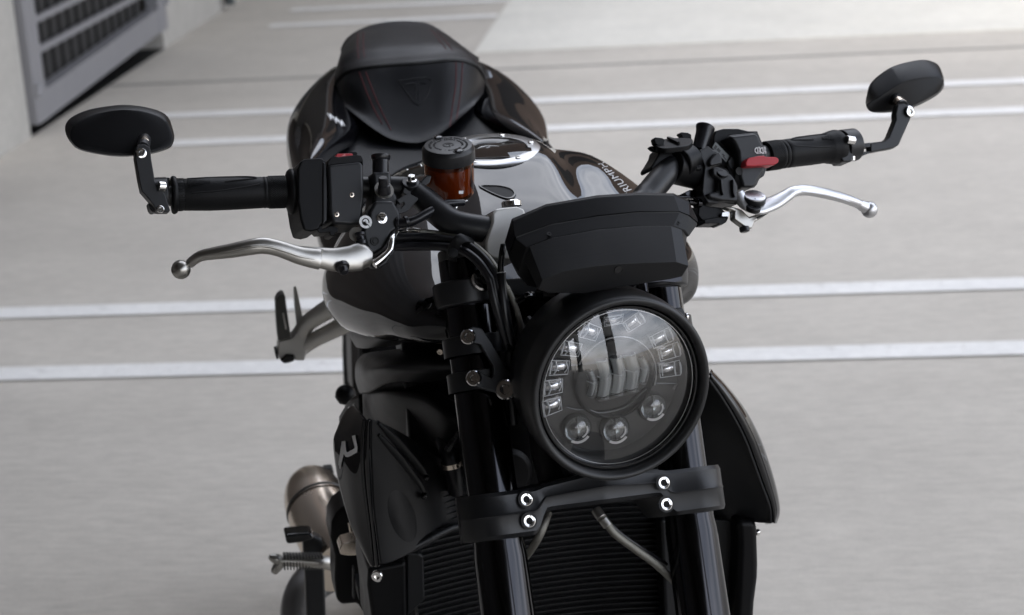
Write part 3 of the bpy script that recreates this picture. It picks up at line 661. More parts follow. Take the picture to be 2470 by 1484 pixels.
ob('bolt', join(bolt_geo(q(2, 793, 694, .0062), fw, .0056, .15), lathe([(.0005, .0040), (.0045, .0040)], q(2, 793, 690, .007), nrm(fw*.8+ax*.4), 6)), chrome, mc, bevel=.0006)
ob('pivot_socket', join(lathe([(0, .0046), (.0010, .0046), (.0010, .0036), (-.002, .0034)], q(2, 741, 862, .0065), fw, 32, cap1=False), lathe([(.001, .0026), (-.003, .0025)], q(2, 741, 862, .0065), fw, 6)), deep, mc)
# ring emblem: a broken ring with an open spiral in it
Ce = q(2, 672, 720, .0068)
sE = .0067
ob('emblem', join(arcg(sE*.60, sE, -35, 300, C_=Ce), arcg(sE*.16, sE*.44, -60, 170, C_=Ce), prism([Ce+sx*x+ax*y for x, y in ((sE*.24, -sE*.2), (sE*.5, -sE*.2), (sE*.85, -sE*.62), (sE*.6, -sE*.82))], fw*.0004),
                  prism([Ce+sx*x+ax*y for x, y in ((-.04*sE, -.08*sE), (.14*sE, -.08*sE), (.14*sE, .10*sE), (-.04*sE, .10*sE))], fw*.0004)), white, mc)
ob('banjo_washer', lathe([(0, .0072), (.002, .0072), (.002, .004)], q(2, 603, 812, -.006), nrm(fw-sx*.3), 36), cast, mc)
ob('plunger', join(lathe([(0, .0055), (.003, .0055), (.004, .0042), (.008, .0042), (.009, .0058), (.013, .0058)], q(2, 628, 800, .004), nrm(-ax+fw*.1), 28)), hosem, mc, bevel=.0006)
# lever
lv = [(1, 978, 1228, -.012, .0105), (1, 1020, 1195, -.006, .0112), (1, 1080, 1170, 0, .0122), (1, 1250, 1143, .012, .0152), (1, 1400, 1115, .020, .0172), (1, 1490, 1105, .022, .0178), (1, 1600, 1125, .022, .0178), (1, 1750, 1175, .020, .0200), (1, 1880, 1198, .018, .0232), (2, 170, 962, .016, .0210), (2, 330, 985, .014, .0262), (2, 450, 1000, .012, .0300), (2, 560, 992, .010, .0325), (2, 640, 978, .008, .0345), (2, 705, 990, .006, .022)]
lev = ob('brake_lever', tube([q(k, x, y, f_) for k, x, y, f_, r in lv], [r*(.47 if k == 1 else .41) for k, x, y, f_, r in lv], 28, 7, rd=[.0062 if i < 10 else .0055 for i in range(len(lv))], daxis=fw), cast, moto, ang=50)
ob('ball_end', sphere(q(1, 914, 1272, -.013), .0097), cast, lev, ang=80)
ob('lever_ridge', tube([q(k, x, y, f_) for k, x, y, f_ in ((1, 1080, 1172, .0055), (1, 1250, 1140, .0175), (1, 1400, 1112, .0255), (1, 1500, 1108, .0275), (1, 1600, 1130, .0275), (1, 1750, 1180, .0250), (1, 1880, 1205, .0225), (2, 170, 968, .0195), (2, 330, 990, .016))], [.0004, .0013, .0017, .0017, .0017, .0017, .0014, .0010, .0004], 10, 6), cast, lev, ang=50)
ob('adjuster_knob', join(lathe([(0, .007), (.002, .0078), (.005, .0078), (.006, .0052), (.011, .0046), (.012, .003)], q(2, 492, 1035, .016), nrm(fw*.55-ax*.9+sx*.05), 10)), hosem, lev, bevel=.001)
ob('lever_cam', tube([q(2, 905, 790, .004), q(2, 868, 850, .012), q(2, 850, 930, .016), q(2, 800, 985, .018), q(2, 735, 1035, .018)], [.0024, .0036, .0040, .0042, .0048], 14, 6), chrome, lev, ang=50)
ob('cam_plate', slab(2, [(700, 1005), (880, 880), (893, 935), (860, 985), (830, 1030), (780, 1062), (720, 1060)], .004, -.006), satin, lev, bevel=.002)
# reservoir on its bracket
RCt = q(2, 1285, 150, -.012); zr = nrm(zz+.17*hd)
RR = 205*.3251*PX*.985
rs0 = ob('brake_fluid_reservoir', lathe([(-.0545, RR*.90), (-.052, RR*.93), (-.030, RR*.94), (-.0155, RR*.94)], RCt, zr, 64), amber, moto, ang=40)
ob('fluid', lathe([(-.0525, RR*.82), (-.0225, RR*.84)], RCt, zr, 48), mat('brake_fluid', (.17, .068, .028), .6, spec=.2), rs0)
ob('reservoir_rear', loft([[RCt+zr*t+(fw*math.cos(a)+sx*math.sin(a))*RR*.87 for a in np.linspace(D2R(22), D2R(75), 12)] for t in (-.052, -.017)], False, False, closed=False), deep, rs0, solid=.001)
lid = ob('lid', lathe([(-.0165, RR*.955), (-.0160, RR), (-.0130, RR*1.0), (-.0045, RR*.995), (-.0035, RR*.985), (0, RR*.90), (.0002, RR*.87)], RCt, zr, 96), satin, rs0, ang=28)
rr_, uu_ = nrm(np.cross(-F, zr)*-1), None
rr_ = nrm(R2-zr*(R2@zr)); uu_ = np.cross(zr, rr_)
def circ(txt, r, size, a0, a1):
    gs = []
    for i, ch in enumerate(txt):
        if ch == ' ': continue
        a = D2R(a0+(a1-a0)*i/(len(txt)-1)); up = rr_*math.cos(a)+uu_*math.sin(a); rt = np.cross(up, zr)
        gs.append(text(ch, RCt+up*r+zr*.0003, rt, up, size, .0002))
    return join(*gs)
ob('lid_lettering', join(circ('USE ONLY DOT 4 BRAKE FLUID FROM A SEALED CONTAINER', .0185, .0036, 205, -35), circ('CLEAN FILLER CAP BEFORE REMOVING - WARNING -', .0138, .0034, 240, -100)), deep, lid)
ob('lid_emblem', join(arcg(.0042, .0060, -35, 300, C_=RCt+zr*.0002, r=rr_, u=uu_, nn=zr, t=.0003), arcg(.0012, .0026, -60, 170, C_=RCt+zr*.0002, r=rr_, u=uu_, nn=zr, t=.0003)), deep, lid)
for x, y in ((1208, 95), (1363, 195)):
    P = hit(*zc(2, x, y), RCt+zr*.0003, zr)
    so_ = ob('lid_screw', lathe([(-.001, .0046), (.0012, .0044), (.0018, .003)], P, zr, 20), gloss, lid)
    ob('screw_pocket', lathe([(.0001, .0060), (.0003, .0058)], P, zr, 24), deep, so_)
ob('level_mark', slab(2, [(1365, 490), (1398, 488), (1397, 510), (1365, 512)], .0165, .016), white, rs0)
oh = ob('outlet_hose', tube([q(2, 1400, 576, .006), q(2, 1330, 580, .008), (q(2, 1250, 592, .009)), q(2, 1150, 645, .012), q(2, 1050, 700, .012), q(2, 985, 722, .010), q(2, 915, 728, .004)], [.0034, .0040, .0046, .0050, .0050, .0053, .0053], 20, 6), hosem, rs0, ang=60)
ob('hose_clamp', join(cylpx(2, 960, 722, .010, 985, 716, .010, .0062), cylpx(2, 905, 728, .004, 930, 728, .006, .0064)), hosem, rs0, bevel=.0006)
ob('outlet_stub', cylpx(2, 1370, 580, .004, 1408, 575, .004, .0030), gloss, rs0, bevel=.0008)
ob('outlet_screw', join(cylpx(2, 1340, 618, .004, 1345, 600, .004, .0018), cylpx(2, 1410, 566, -.004, 1428, 562, -.004, .0012)), chrome, rs0)
rbk = ob('reservoir_bracket', join(slab(2, [(1165, 375), (1125, 372), (1040, 470), (1000, 480), (960, 445), (945, 500), (1000, 540), (1045, 510), (1150, 430)], -.004, -.014)), satin, moto, bevel=.0015)
ob('slotted_plate', join(slab(2, [(1000, 510), (1070, 545), (1020, 600), (985, 640), (925, 660), (900, 670), (872, 640), (905, 615), (935, 618), (962, 588), (955, 572), (930, 590), (905, 560), (950, 525)], .003, -.002)), satin, rbk, bevel=.0008)
ob('boss', lathe([(-.012, .0080), (-.002, .0096), (0, .0098), (.0006, .0088)], q(2, 1008, 425, -.006), nrm(zr*.9+fw*.3), 36), satin, rbk, bevel=.0006)
ob('bolt', join(lathe([(0, .0054), (.0014, .0056), (.0016, .0043)], q(2, 1014, 418, -.004), zr, 30), lathe([(.0014, .0043), (.0066, .0043), (.0072, .0036)], q(2, 1014, 420, -.004), zr, 6)), chrome, rbk, bevel=.0006)

# ------------------------------------------------------------------ right of picture: switch block, clutch, phone mount
sR = ob('switch_housing', slab(4, [(715, 625), (740, 600), (935, 580), (945, 590), (985, 690), (1010, 760), (1005, 830), (985, 890), (955, 905), (935, 950), (915, 972), (790, 965), (775, 900), (745, 840), (720, 790), (750, 740), (808, 780), (805, 700), (770, 640)], -.010, -.016), satin, moto, bevel=.002)
ob('front_cover', slab(4, [(735, 606), (925, 585), (942, 600), (985, 695), (992, 780), (985, 860), (950, 905), (915, 972), (835, 970), (812, 900), (806, 800), (800, 715), (775, 655)], .002, -.045), satin, sR, bevel=.004, seg=3)
ob('rear_cover', slab(4, [(640, 570), (700, 555), (800, 555), (870, 572), (938, 572), (942, 590), (735, 605), (790, 690), (805, 780), (790, 930), (745, 900), (700, 820), (640, 790), (620, 700), (625, 610)], -.022, -.072), matte, sR, bevel=.005, seg=3)
def icon(x, y):
    C_ = q(15, x, y, .0028); gs = []
    gs.append(arcg(.0026, .0036, 90, 270, 16, C_, t=.0002)); gs.append(prism([C_+sx*a+ax*b__ for a, b__ in ((-.0002, -.0036), (.0006, -.0036), (.0006, .0036), (-.0002, .0036))], fw*.0002))
    for i in range(5): gs.append(prism([C_+sx*a+ax*b__ for a, b__ in ((.0014, -.0034+i*.0016), (.0040, -.0034+i*.0016), (.0040, -.0026+i*.0016), (.0014, -.0026+i*.0016))], fw*.0002))
    return join(*gs)
for x in (1425, 1488): ob('beam_symbol', icon(x, 452), white, sR)
ob('red_lever', slab(15, [(1283, 615), (1300, 560), (1325, 538), (1440, 515), (1505, 512), (1530, 525), (1640, 528), (1668, 540), (1682, 565), (1672, 595), (1630, 622), (1540, 625), (1460, 628), (1400, 636), (1300, 636)], .014, -.004), redp, sR, bevel=.0045, seg=4, label='red starter lever')
ob('screw_recess', lathe([(0, .0044), (.0004, .0044), (.0004, .0034), (-.003, .003)], q(15, 1208, 698, .003), fw, 24), deep, sR)
lb = ob('sticker', slab(15, [(887, 418), (928, 350), (1090, 515), (1052, 590)], -.0120, -.0124), greylab, sR)
for (pp) in ([(905, 420), (928, 385), (950, 405), (925, 445)], [(935, 440), (960, 420), (990, 455), (970, 480)], [(1000, 500), (1015, 485), (1040, 510), (1030, 525)], [(1010, 520), (1018, 512), (1060, 560), (1052, 572)]):
    ob('sticker_print', slab(15, pp, -.0117, -.0119), mat('label_ink', (.03, .03, .03), .5) if 'label_ink' not in bpy.data.materials else bpy.data.materials['label_ink'], lb)
pR = ob('clutch_perch', slab(15, [(735, 450), (840, 395), (905, 450), (945, 470), (985, 500), (1010, 610), (870, 640), (895, 740), (960, 775), (1140, 770), (1160, 800), (1190, 870), (1198, 1070), (1185, 1095), (1080, 1080), (985, 1060), (960, 1080), (840, 1075), (790, 1000), (770, 940), (780, 800), (800, 640), (760, 540)], .004, -.024), satin, moto, bevel=.003)
ob('adjuster_housing', slab(15, [(890, 650), (960, 640), (1060, 690), (1120, 740), (1158, 790), (1185, 880), (1195, 1060), (1000, 1045), (860, 1010), (840, 960), (950, 930), (960, 780), (895, 735)], .012, .002), satin, pR, bevel=.003)
for pp in ([(985, 790), (1010, 800), (1030, 960), (1022, 985), (1000, 930)], [(1130, 790), (1155, 810), (1165, 990), (1158, 1010), (1135, 950)]):
    ob('rib', slab(15, pp, .017, .010), satin, pR, bevel=.0015)
ob('pivot_cap', join(lathe([(-.002, .0068), (.0010, .0068), (.0014, .0060), (.0006, .0059)], q(15, 1012, 715, .0125), nrm(fw*.8+ax*.55), 36)), satin, pR, bevel=.0004)
ob('perch_saddle', slab(15, [(850, 600), (870, 545), (930, 480), (975, 470), (1000, 520), (1010, 605), (870, 640)], .010, -.004), satin, pR, bevel=.004)
bs_, bt = q(15, 805, 185, -.018), q(15, 735, 430, -.014)
ab_ = nrm(bs_-bt)
ob('mirror_boss', join(lathe([(-.030, .0080), (-.008, .0088), (-.003, .0098), (-.0005, .0108), (.0008, .0108), (.0008, .0098), (-.0025, .004)], bs_, ab_, 40)), hosem, pR, ang=50)
cs = ob('clutch_switch', slab(15, [(730, 1100), (760, 1080), (840, 1110), (1000, 1130), (1040, 1180), (1080, 1190), (1080, 1260), (1060, 1300), (1020, 1318), (960, 1320), (800, 1318), (720, 1220)], -.004, -.030), matte, pR, bevel=.0015)
ob('switch_foot', slab(15, [(790, 1270), (960, 1240), (1040, 1255), (1060, 1300), (1005, 1335), (975, 1330), (960, 1318), (800, 1318)], .001, -.02), matte, pR, bevel=.001)
ob('switch_contact', join(slab(15, [(1010, 1190), (1085, 1180), (1082, 1235), (1003, 1232)], .0015, -.002), slab(15, [(1120, 1185), (1160, 1170), (1150, 1235), (1115, 1245)], .0015, -.002)), polished, pR)
ob('adjuster_barrel', join(cylpx(15, 470, 1000, -.01, 690, 1010, -.012, .0018), cylpx(15, 600, 1065, .004, 700, 1075, -.002, .0034), cylpx(15, 690, 1075, -.002, 735, 1080, -.004, .0056), slab(15, [(560, 950), (620, 920), (720, 915), (735, 1000), (600, 1020)], -.014, -.03)), tube_black, pR, bevel=.0008)
# clutch lever
cv = [(4, 800, 1010, .006, .0110), (4, 850, 1085, .008, .0165), (4, 925, 1110, .008, .0190), (4, 985, 1100, .007, .0168), (4, 1060, 1075, .006, .0140), (4, 1130, 1035, .004, .0112), (4, 1190, 1000, .002, .0088), (4, 1280, 990, -.002, .0082), (4, 1400, 1010, -.008, .0082), (4, 1520, 1040, -.016, .0076), (4, 1620, 1075, -.022, .0070), (4, 1660, 1095, -.025, .0068)]
sc_ = 2.2/2.05
cvw = [.007, .0105, .0125, .0115, .0095, .0078, .0070, .0072, .0072, .0066, .0056, .0050]
clv = ob('clutch_lever', tube([q(k, x, y, f_) for k, x, y, f_, r in cv], cvw, 26, 7, rd=.0056, daxis=nrm(fw*.7+ax*.7)), polished, moto, ang=50)
ob('ball_end', join(sphere(q(4, 1725, 1128, -.028), .0096), tube([q(4, 1640, 1085, -.024), q(4, 1725, 1125, -.028)], [.0052, .0082], 16, 2)), polished, clv, ang=80)
ob('lever_ridge', tube([q(4, x, y, f_) for x, y, f_ in ((1180, 1012, .0075), (1250, 1000, .0055), (1400, 1020, -.0015), (1520, 1050, -.0095), (1610, 1080, -.0165))], [.0004, .0014, .0016, .0014, .0005], 10, 6), polished, clv)
dl = nrm(ax*.76+fw*.65-sx*.02)
DC = q(15, 1395, 985, .014)
di = ob('adjuster_dial', lathe([(-.0075, .0124), (-.0065, .0130), (-.0020, .0130), (-.0010, .0122)], DC, dl, 40), satin, clv, ang=30)
ob('dial_face', lathe([(-.001, .0120), (0, .0118), (.0004, .0110)], DC, dl, 48), polished, di, ang=30)
dr = nrm(R2-dl*(R2@dl)); du = np.cross(dl, dr)
for ch, a in (('4', 160), ('1', 62), ('2', -15), ('3', -95)):
    up = dr*math.cos(D2R(a))+du*math.sin(D2R(a)); ob('dial_number', text(ch, DC+up*.0072+dl*.0005, np.cross(up, dl), up, .0036, .0001), mat('number_ink', (.2, .2, .2), .5) if 'number_ink' not in bpy.data.materials else bpy.data.materials['number_ink'], di)
ob('pivot_bolt', join(lathe([(-.004, .0082), (0, .0082), (.0010, .0074), (.0010, .0034)], q(15, 1378, 1120, .018), dl, 36, cap1=False), lathe([(.0010, .0034), (-.003, .0030)], q(15, 1378, 1120, .018), dl, 6, cap0=False)), satin, clv, ang=30)
ob('lever_knuckle', slab(15, [(1030, 1120), (1120, 1115), (1240, 1150), (1330, 1240), (1440, 1200), (1525, 1120), (1560, 1160), (1500, 1240), (1395, 1300), (1365, 1380), (1300, 1375), (1210, 1310), (1145, 1262), (1150, 1170)], .006, -.006), cast, clv, bevel=.002)
ob('lever_gap', tube([q(15, x, y, .012) for x, y in ((1480, 1070), (1520, 1110), (1555, 1165), (1530, 1200), (1420, 1255))], .0012, 8), deep, clv)
ob('pivot_nut', lathe([(0, .0056), (.005, .0056), (.006, .004)], q(15, 1265, 1360, .004), nrm(-ax+fw*.1), 20), hosem, clv, bevel=.0005)
# phone mount
pm = ob('phone_mount', slab(15, [(265, 440), (300, 400), (600, 410), (640, 470), (700, 620), (745, 650), (745, 700), (720, 740), (560, 740), (430, 560), (330, 590), (200, 680), (165, 690), (155, 650), (190, 600), (250, 500)], .000, -.030), matte, moto, bevel=.003)
pn = nrm(ax*.9+fw*.45-sx*.05)
Pp = q(15, 470, 375, .004)
def pp_(x, y, t): return hit(*zc(15, x, y), Pp+pn*t, pn)
ob('mount_plate', prism(cr([pp_(x, y, 0) for x, y in ((205, 350), (330, 312), (520, 300), (640, 310), (655, 345), (600, 390), (450, 415), (310, 425), (225, 400))], 4, True), -pn*.006), matte, pm, bevel=.001)
ob('mount_bar', prism([pp_(x, y, .0005) for x, y in ((345, 320), (375, 315), (505, 355), (500, 378), (470, 380))], pn*.003), matte, pm, bevel=.0008)
ob('clip', slab(15, [(195, 310), (215, 292), (300, 302), (330, 325), (325, 342), (318, 352), (318, 400), (270, 405), (210, 370)], .000, -.010), matte, pm, bevel=.0015)
ob('clip', slab(15, [(502, 245), (520, 232), (600, 240), (640, 262), (645, 340), (600, 335), (580, 320), (530, 300), (528, 275), (510, 262)], -.020, -.030), matte, pm, bevel=.0015)
ob('release_tab', slab(15, [(140, 412), (165, 396), (230, 398), (255, 430), (240, 458), (190, 455)], -.006, -.014), matte, pm, bevel=.002)
hg = ob('hinge', join(cylpx(15, 520, 705, .004, 745, 655, .004, .0034), *[cylpx(15, 560+i*60, 690-i*14, .004, 580+i*60, 686-i*14, .004, .0042) for i in range(3)]), matte, pm, bevel=.0006)
ob('mount_ring', tube([q(15, 470, 620, .0), q(15, 610, 560, -.012)], .0185, 36, 0), matte, pm, bevel=.002)
ob('mount_band', join(cylpx(15, 395, 640, -.002, 720, 720, -.020, .0185)), matte, pm, bevel=.002)

# ------------------------------------------------------------------ cables
def cable(name, pts, r, mt, k=2, n=14):
    return ob(name, tube([q(*p) for p in pts], r, n, 8), mt, moto, ang=70)
cable('brake_hose', [(2, 1080, 792, .0), (2, 1200, 805, .005), (2, 1330, 825, .018), (2, 1450, 872, .030), (2, 1570, 970, .038), (2, 1650, 1080, .042), (2, 1720, 1220, .042), (7, 1540, 400, .040), (7, 1610, 560, .038), (7, 1660, 740, .034), (7, 1700, 900, .028)], .0031, braid)
cable('wiring_sleeve', [(2, 880, 838, -.006), (2, 1080, 828, .004), (2, 1280, 850, .020), (2, 1420, 885, .034), (2, 1540, 980, .044), (2, 1620, 1100, .048), (2, 1660, 1230, .048), (7, 1500, 420, .045), (7, 1545, 640, .040), (7, 1560, 860, .034)], .0042, hosem)
cable('throttle_cable', [(2, 880, 905, -.006), (2, 1080, 900, .006), (2, 1260, 905, .022), (2, 1390, 930, .036), (2, 1500, 1010, .048), (2, 1580, 1120, .052), (7, 1410, 360, .052), (7, 1440, 500, .050), (7, 1490, 680, .044), (7, 1545, 860, .036)], .0046, hosem)
cable('throttle_cable', [(2, 900, 870, -.014), (2, 1080, 865, -.004), (2, 1300, 872, .012), (2, 1430, 915, .026), (2, 1540, 1030, .036), (7, 1420, 340, .040), (7, 1470, 520, .038), (7, 1530, 760, .030)], .0036, hosem)
cable('sleeve_tube', [(7, 1491, 285, .050), (7, 1500, 420, .050), (7, 1530, 640, .046), (7, 1585, 870, .036)], .0050, hosem)
ob('sleeve_mouth', lathe([(0, .0053), (.0008, .0053), (.0008, .0042), (-.003, .004)], q(7, 1491, 284, .050), nrm(ax), 24), white, moto)
cable('instrument_cable', [(7, 1512, 60, .055), (7, 1500, 130, .056), (7, 1490, 220, .052), (7, 1492, 300, .048)], .0033, gloss)
cable('wiring_tail', [(7, 1560, 860, .034), (7, 1560, 1000, .028), (7, 1570, 1200, .02), (7, 1590, 1480, .01)], .0050, hosem)
cl2 = ob('cable_clip', tube([q(2, 1310, 1000, .020), q(2, 1322, 930, .032), q(2, 1350, 868, .040), q(2, 1400, 842, .040), (q(2, 1462, 862, .030))], .0020, 14, 6, rd=.0058, daxis=nrm(sx*.6-ax*.6)), rubber, moto, ang=60)
ob('clip_button', lathe([(0, .0050), (.002, .0050), (.0025, .0036)], q(2, 1320, 950, .036), nrm(fw-sx*.2), 24), rubber, cl2)
ob('cable_tie', join(cylpx(7, 1515, 862, .036, 1620, 868, .034, .0060), cylpx(7, 1650, 838, .030, 1700, 830, .030, .0042)), hosem, moto, bevel=.001)
fer = ob('hose_ferrule', join(cylpx(2, 915, 800, -.01, 985, 780, -.006, .0030), cylpx(2, 985, 781, -.006, 1020, 786, -.004, .0024), cylpx(2, 1018, 778, -.004, 1092, 792, 0, .0033)), chrome, moto, bevel=.0008)
# steel hoses under the lower clamp
cable('brake_hose', [(11, 1395, 455, .01), (11, 1440, 510, .016), (11, 1480, 560, .018), (11, 1540, 640, .016), (11, 1700, 760, .010), (11, 1850, 870, 0), (11, 2000, 1010, -.02)], .0042, braid)
cable('brake_hose', [(11, 1030, 480, -.01), (11, 1000, 570, .0), (11, 950, 680, -.005), (11, 870, 800, -.03), (11, 780, 900, -.04)], .0042, braid)
cable('sensor_wire', [(11, 1480, 540, .01), (11, 1600, 650, .008), (11, 1760, 760, .0), (11, 1930, 870, -.02)], .0022, hosem)
ob('hose_union', join(cylpx(11, 1392, 452, .012, 1440, 520, .018, .0054), cylpx(11, 1445, 525, .018, 1488, 580, .020, .0052)), cast, moto, bevel=.001)

# ------------------------------------------------------------------ fuel tank
TS = {   # back: (x, z) from the ridge to the lower lip, one side
 -.034: [(0, .925), (.040, .928), (.065, .932), (.085, .936), (.103, .937), (.116, .934), (.121, .927), (.119, .920), (.110, .915), (.095, .912)],
 -.015: [(0, .930), (.040, .935), (.070, .943), (.098, .951), (.122, .953), (.142, .945), (.151, .930), (.149, .915), (.136, .905), (.110, .901)],
 .020: [(0, .948), (.043, .950), (.076, .955), (.108, .963), (.138, .960), (.158, .948), (.167, .928), (.164, .908), (.149, .896), (.115, .892)],
 .065: [(0, .972), (.045, .972), (.080, .972), (.116, .976), (.150, .967), (.171, .950), (.181, .925), (.177, .900), (.158, .886), (.120, .881)],
 .120: [(0, .996), (.045, .995), (.080, .988), (.120, .987), (.158, .973), (.183, .947), (.194, .915), (.190, .885), (.170, .870), (.125, .865)],
 .190: [(0, 1.018), (.048, 1.016), (.080, 1.004), (.120, 1.001), (.162, .980), (.193, .944), (.207, .904), (.202, .870), (.180, .854), (.135, .850)],
 .260: [(0, 1.036), (.052, 1.034), (.080, 1.017), (.118, 1.014), (.157, .988), (.194, .948), (.216, .898), (.212, .861), (.188, .840), (.140, .836)],
 .330: [(0, 1.036), (.052, 1.034), (.078, 1.018), (.114, 1.011), (.150, .983), (.186, .942), (.212, .892), (.210, .854), (.186, .828), (.135, .824)],
 .400: [(0, 1.014), (.044, 1.013), (.070, 1.003), (.100, .990), (.130, .960), (.158, .920), (.182, .876), (.180, .842), (.160, .815), (.120, .808)],
 .540: [(0, .930), (.030, .930), (.055, .925), (.078, .908), (.095, .885), (.106, .860), (.112, .838), (.112, .818), (.104, .800), (.085, .792)]}
ys = sorted(TS)
rings = []
# interpolate stations and profiles smoothly
stn = cr([np.array([[y, x, z] for x, z in TS[y]]).ravel() for y in ys], 6)
for st in stn:
    half = cr([p for p in st.reshape(-1, 3)], 5)
    sh = lambda y, x: y + max(0, .10-y)*.62*min(1, max(0, x/.09))
    ring_ = [B(-x, y, z) for y, x, z in reversed(half[1:])] + [B(x, sh(y, x), z) for y, x, z in half]
    rings.append(ring_)
tank = ob('fuel_tank', loft(rings), gloss, moto, ang=50)
# filler ring and cap
cn_ = nrm(zz*.985+hd*.10)
CC = bs(13, [(735, 250)], .30)[0]; CC = hit(*zc(13, 735, 250), B(0, .30, 1.036), cn_)
fr_ = ob('filler_ring', lathe([(-.006, .0600), (.0015, .0598), (.0035, .0575), (.0038, .0440), (.0015, .0425)], CC, cn_, 96, False, False), capm, tank, ang=40)
ob('filler_gap', lathe([(.0005, .0432), (.0006, .0600), (.0006, .0618), (-.004, .0618)], CC, cn_, 96, False, False), deep, fr_)
fc_ = ob('filler_cap', lathe([(.0010, .0418), (.0022, .0410), (.0010, .030), (-.0010, .0270), (.002, .0262), (.0024, .0240), (.0024, .0002)], CC, cn_, 72, True, False), gloss, tank, ang=35)
cr_ = nrm(R2-cn_*(R2@cn_)); cu_ = np.cross(cn_, cr_)
ob('key_flap', prism([CC+cr_*x+cu_*y+cn_*.0025 for x, y in ((-.020, -.036), (.024, -.036), (.020, -.016), (-.017, -.016))], cn_*.002), gloss, fc_, bevel=.001)
ob('cap_emblem', join(*[tube([CC+cr_*(-.001+.015*math.cos(a))+cu_*(-.001+.013*math.sin(a))+cn_*.0028 for a in np.linspace(0, 2*math.pi, 30)], .0007, 6, 0),
                        tube([CC+cr_*x+cu_*y+cn_*.003 for x, y in ((-.010, -.004), (-.001, .008), (.008, -.004), (-.010, -.004))], .0007, 6, 0)]), titan, fc_)
for a in (20, 75, 130, 200, 250, 310):
    P = CC + (cr_*math.cos(D2R(a))+cu_*math.sin(D2R(a)))*.0508+cn_*.0040
    ob('cap_screw', join(lathe([(-.002, .0036), (.0008, .0034), (.0012, .002)], P, cn_, 20, cap1=False), lathe([(.0012, .002), (-.001, .0018)], P, cn_, 6, cap0=False)), chrome, fr_)
# dark recess on the nose of the tank
nose_n = nrm(zz*.86+hd*.52)
NP = B(-.03, .150, .997)
def np_(x, y, t=.0): return hit(*zc(13, x, y), NP+nose_n*t, nose_n)
NOSE = True
# side lettering on the right flank, wrapped onto the surface
import mathutils
from mathutils.bvhtree import BVHTree
tb = BVHTree.FromObject(tank, bpy.context.evaluated_depsgraph_get())
def on_tank(P, n_, off=.0008):
    o0 = np.array(ROOT['motorcycle']); a = Vector(P-o0) + Vector(n_)*.15
    h_ = tb.ray_cast(a, Vector(-n_), .4)
    return np.array(h_[0])+o0+np.array(h_[1])*off*(1 if np.array(h_[1])@n_ > 0 else -1) if h_[0] is not None else None
def nose_ring(L_, dz=0.):
    return [on_tank(NP+0*nose_n, nose_n) if False else p for p in [project_tank(13, x, y, dz) for x, y in L_]]
def project_tank(k, x, y, dz=0.):
    o0 = np.array(ROOT['motorcycle']); d_ = nrm(ray(*zc(k, x, y)))
    h_ = tb.ray_cast(Vector(CP-o0), Vector(d_), 10); n_ = np.array(h_[1]); n_ = n_ if n_@d_ < 0 else -n_
    return np.array(h_[0])+o0+n_*dz
def nose_pts(sc):
    P = [(625, 578), (720, 572), (830, 578), (930, 605), (972, 650), (950, 690), (890, 700), (800, 672), (700, 625)]
    cxx, cyy = 815, 628
    return cr([np.array([cxx+(x-cxx)*sc, cyy+(y-cyy)*sc]) for x, y in P], 5, True)
Rn = [[project_tank(13, x, y, dz) for x, y in nose_pts(sc)] for sc, dz in ((1.03, -.0002), (1.0, .0016), (.90, .0016), (.86, .0002))]
nb_ = ob('nose_badge', loft(Rn, False, False), gloss, tank)
ob('badge_well', loft([[project_tank(13, x, y, dz) for x, y in nose_pts(sc)] for sc, dz in ((.90, .0005), (.4, .0005))], False, True), deep, nb_)
def letter_map(x, y):
    t = x/.185
    px = np.array([2118., 660.])*(1-t) + np.array([1730., 285.])*t + np.array([-74., 25.])*(y/.026)*(1-.35*t)
    for k_ in range(12):
        d_ = nrm(ray(*zc(13, *px))); h_ = tb.ray_cast(Vector(CP-np.array(ROOT['motorcycle'])), Vector(d_), 10)
        if h_[0] is not None and h_[0].y < 1.2: break
        px = px + np.array([-6., 7.])
    return np.array(h_[0])+np.array(ROOT['motorcycle'])-d_*.0012
lt = text('TRIUMPH', np.zeros(3), sx, ax, .036, 0, bend=letter_map, align='LEFT', spacing=1.05)
ob('tank_lettering', lt, white, tank, ang=60)

# lower lip trim of the tank
def on_obj(tree, k, x, y, off=.0012):
    o0 = np.array(ROOT['motorcycle']); d_ = nrm(ray(*zc(k, x, y)))
    h_ = tree.ray_cast(Vector(CP-o0), Vector(d_), 10)
    return np.array(h_[0])+o0-d_*off if h_[0] is not None else None
def body_strip(name, k, top, bot, y0_, y1_, mt, par, bev=.004, lab=None):
    """plate hanging at the side: its front end at y0, running back to y1"""
    return ob(name, bslab(k, top+bot[::-1], y0_, y1_), mt, par, bevel=bev, seg=3)
def skin(name, rows, mt, par, th_=.004, off=-1, ang=50, n=6, lab=None):
    return ob(name, grid([[P for P in r] for r in rows], n, n), mt, par, solid=th_, solid_off=off, ang=ang, label=lab)
trimp = skin('tank_trim', [
    [b(7, 300, 728, .30), b(7, 420, 728, .20), b(7, 640, 705, .12), b(7, 900, 665, .07), b(7, 1060, 645, .05), b(7, 1300, 640, .06)],
    [b(7, 300, 790, .30), b(7, 420, 800, .19), b(7, 640, 790, .11), b(7, 900, 760, .06), b(7, 1060, 735, .04), b(7, 1300, 730, .05)],
    [b(7, 345, 870, .32), b(7, 430, 880, .22), b(7, 640, 860, .15), b(7, 900, 800, .10), b(7, 1060, 780, .08), b(7, 1300, 780, .09)]], satin, moto)
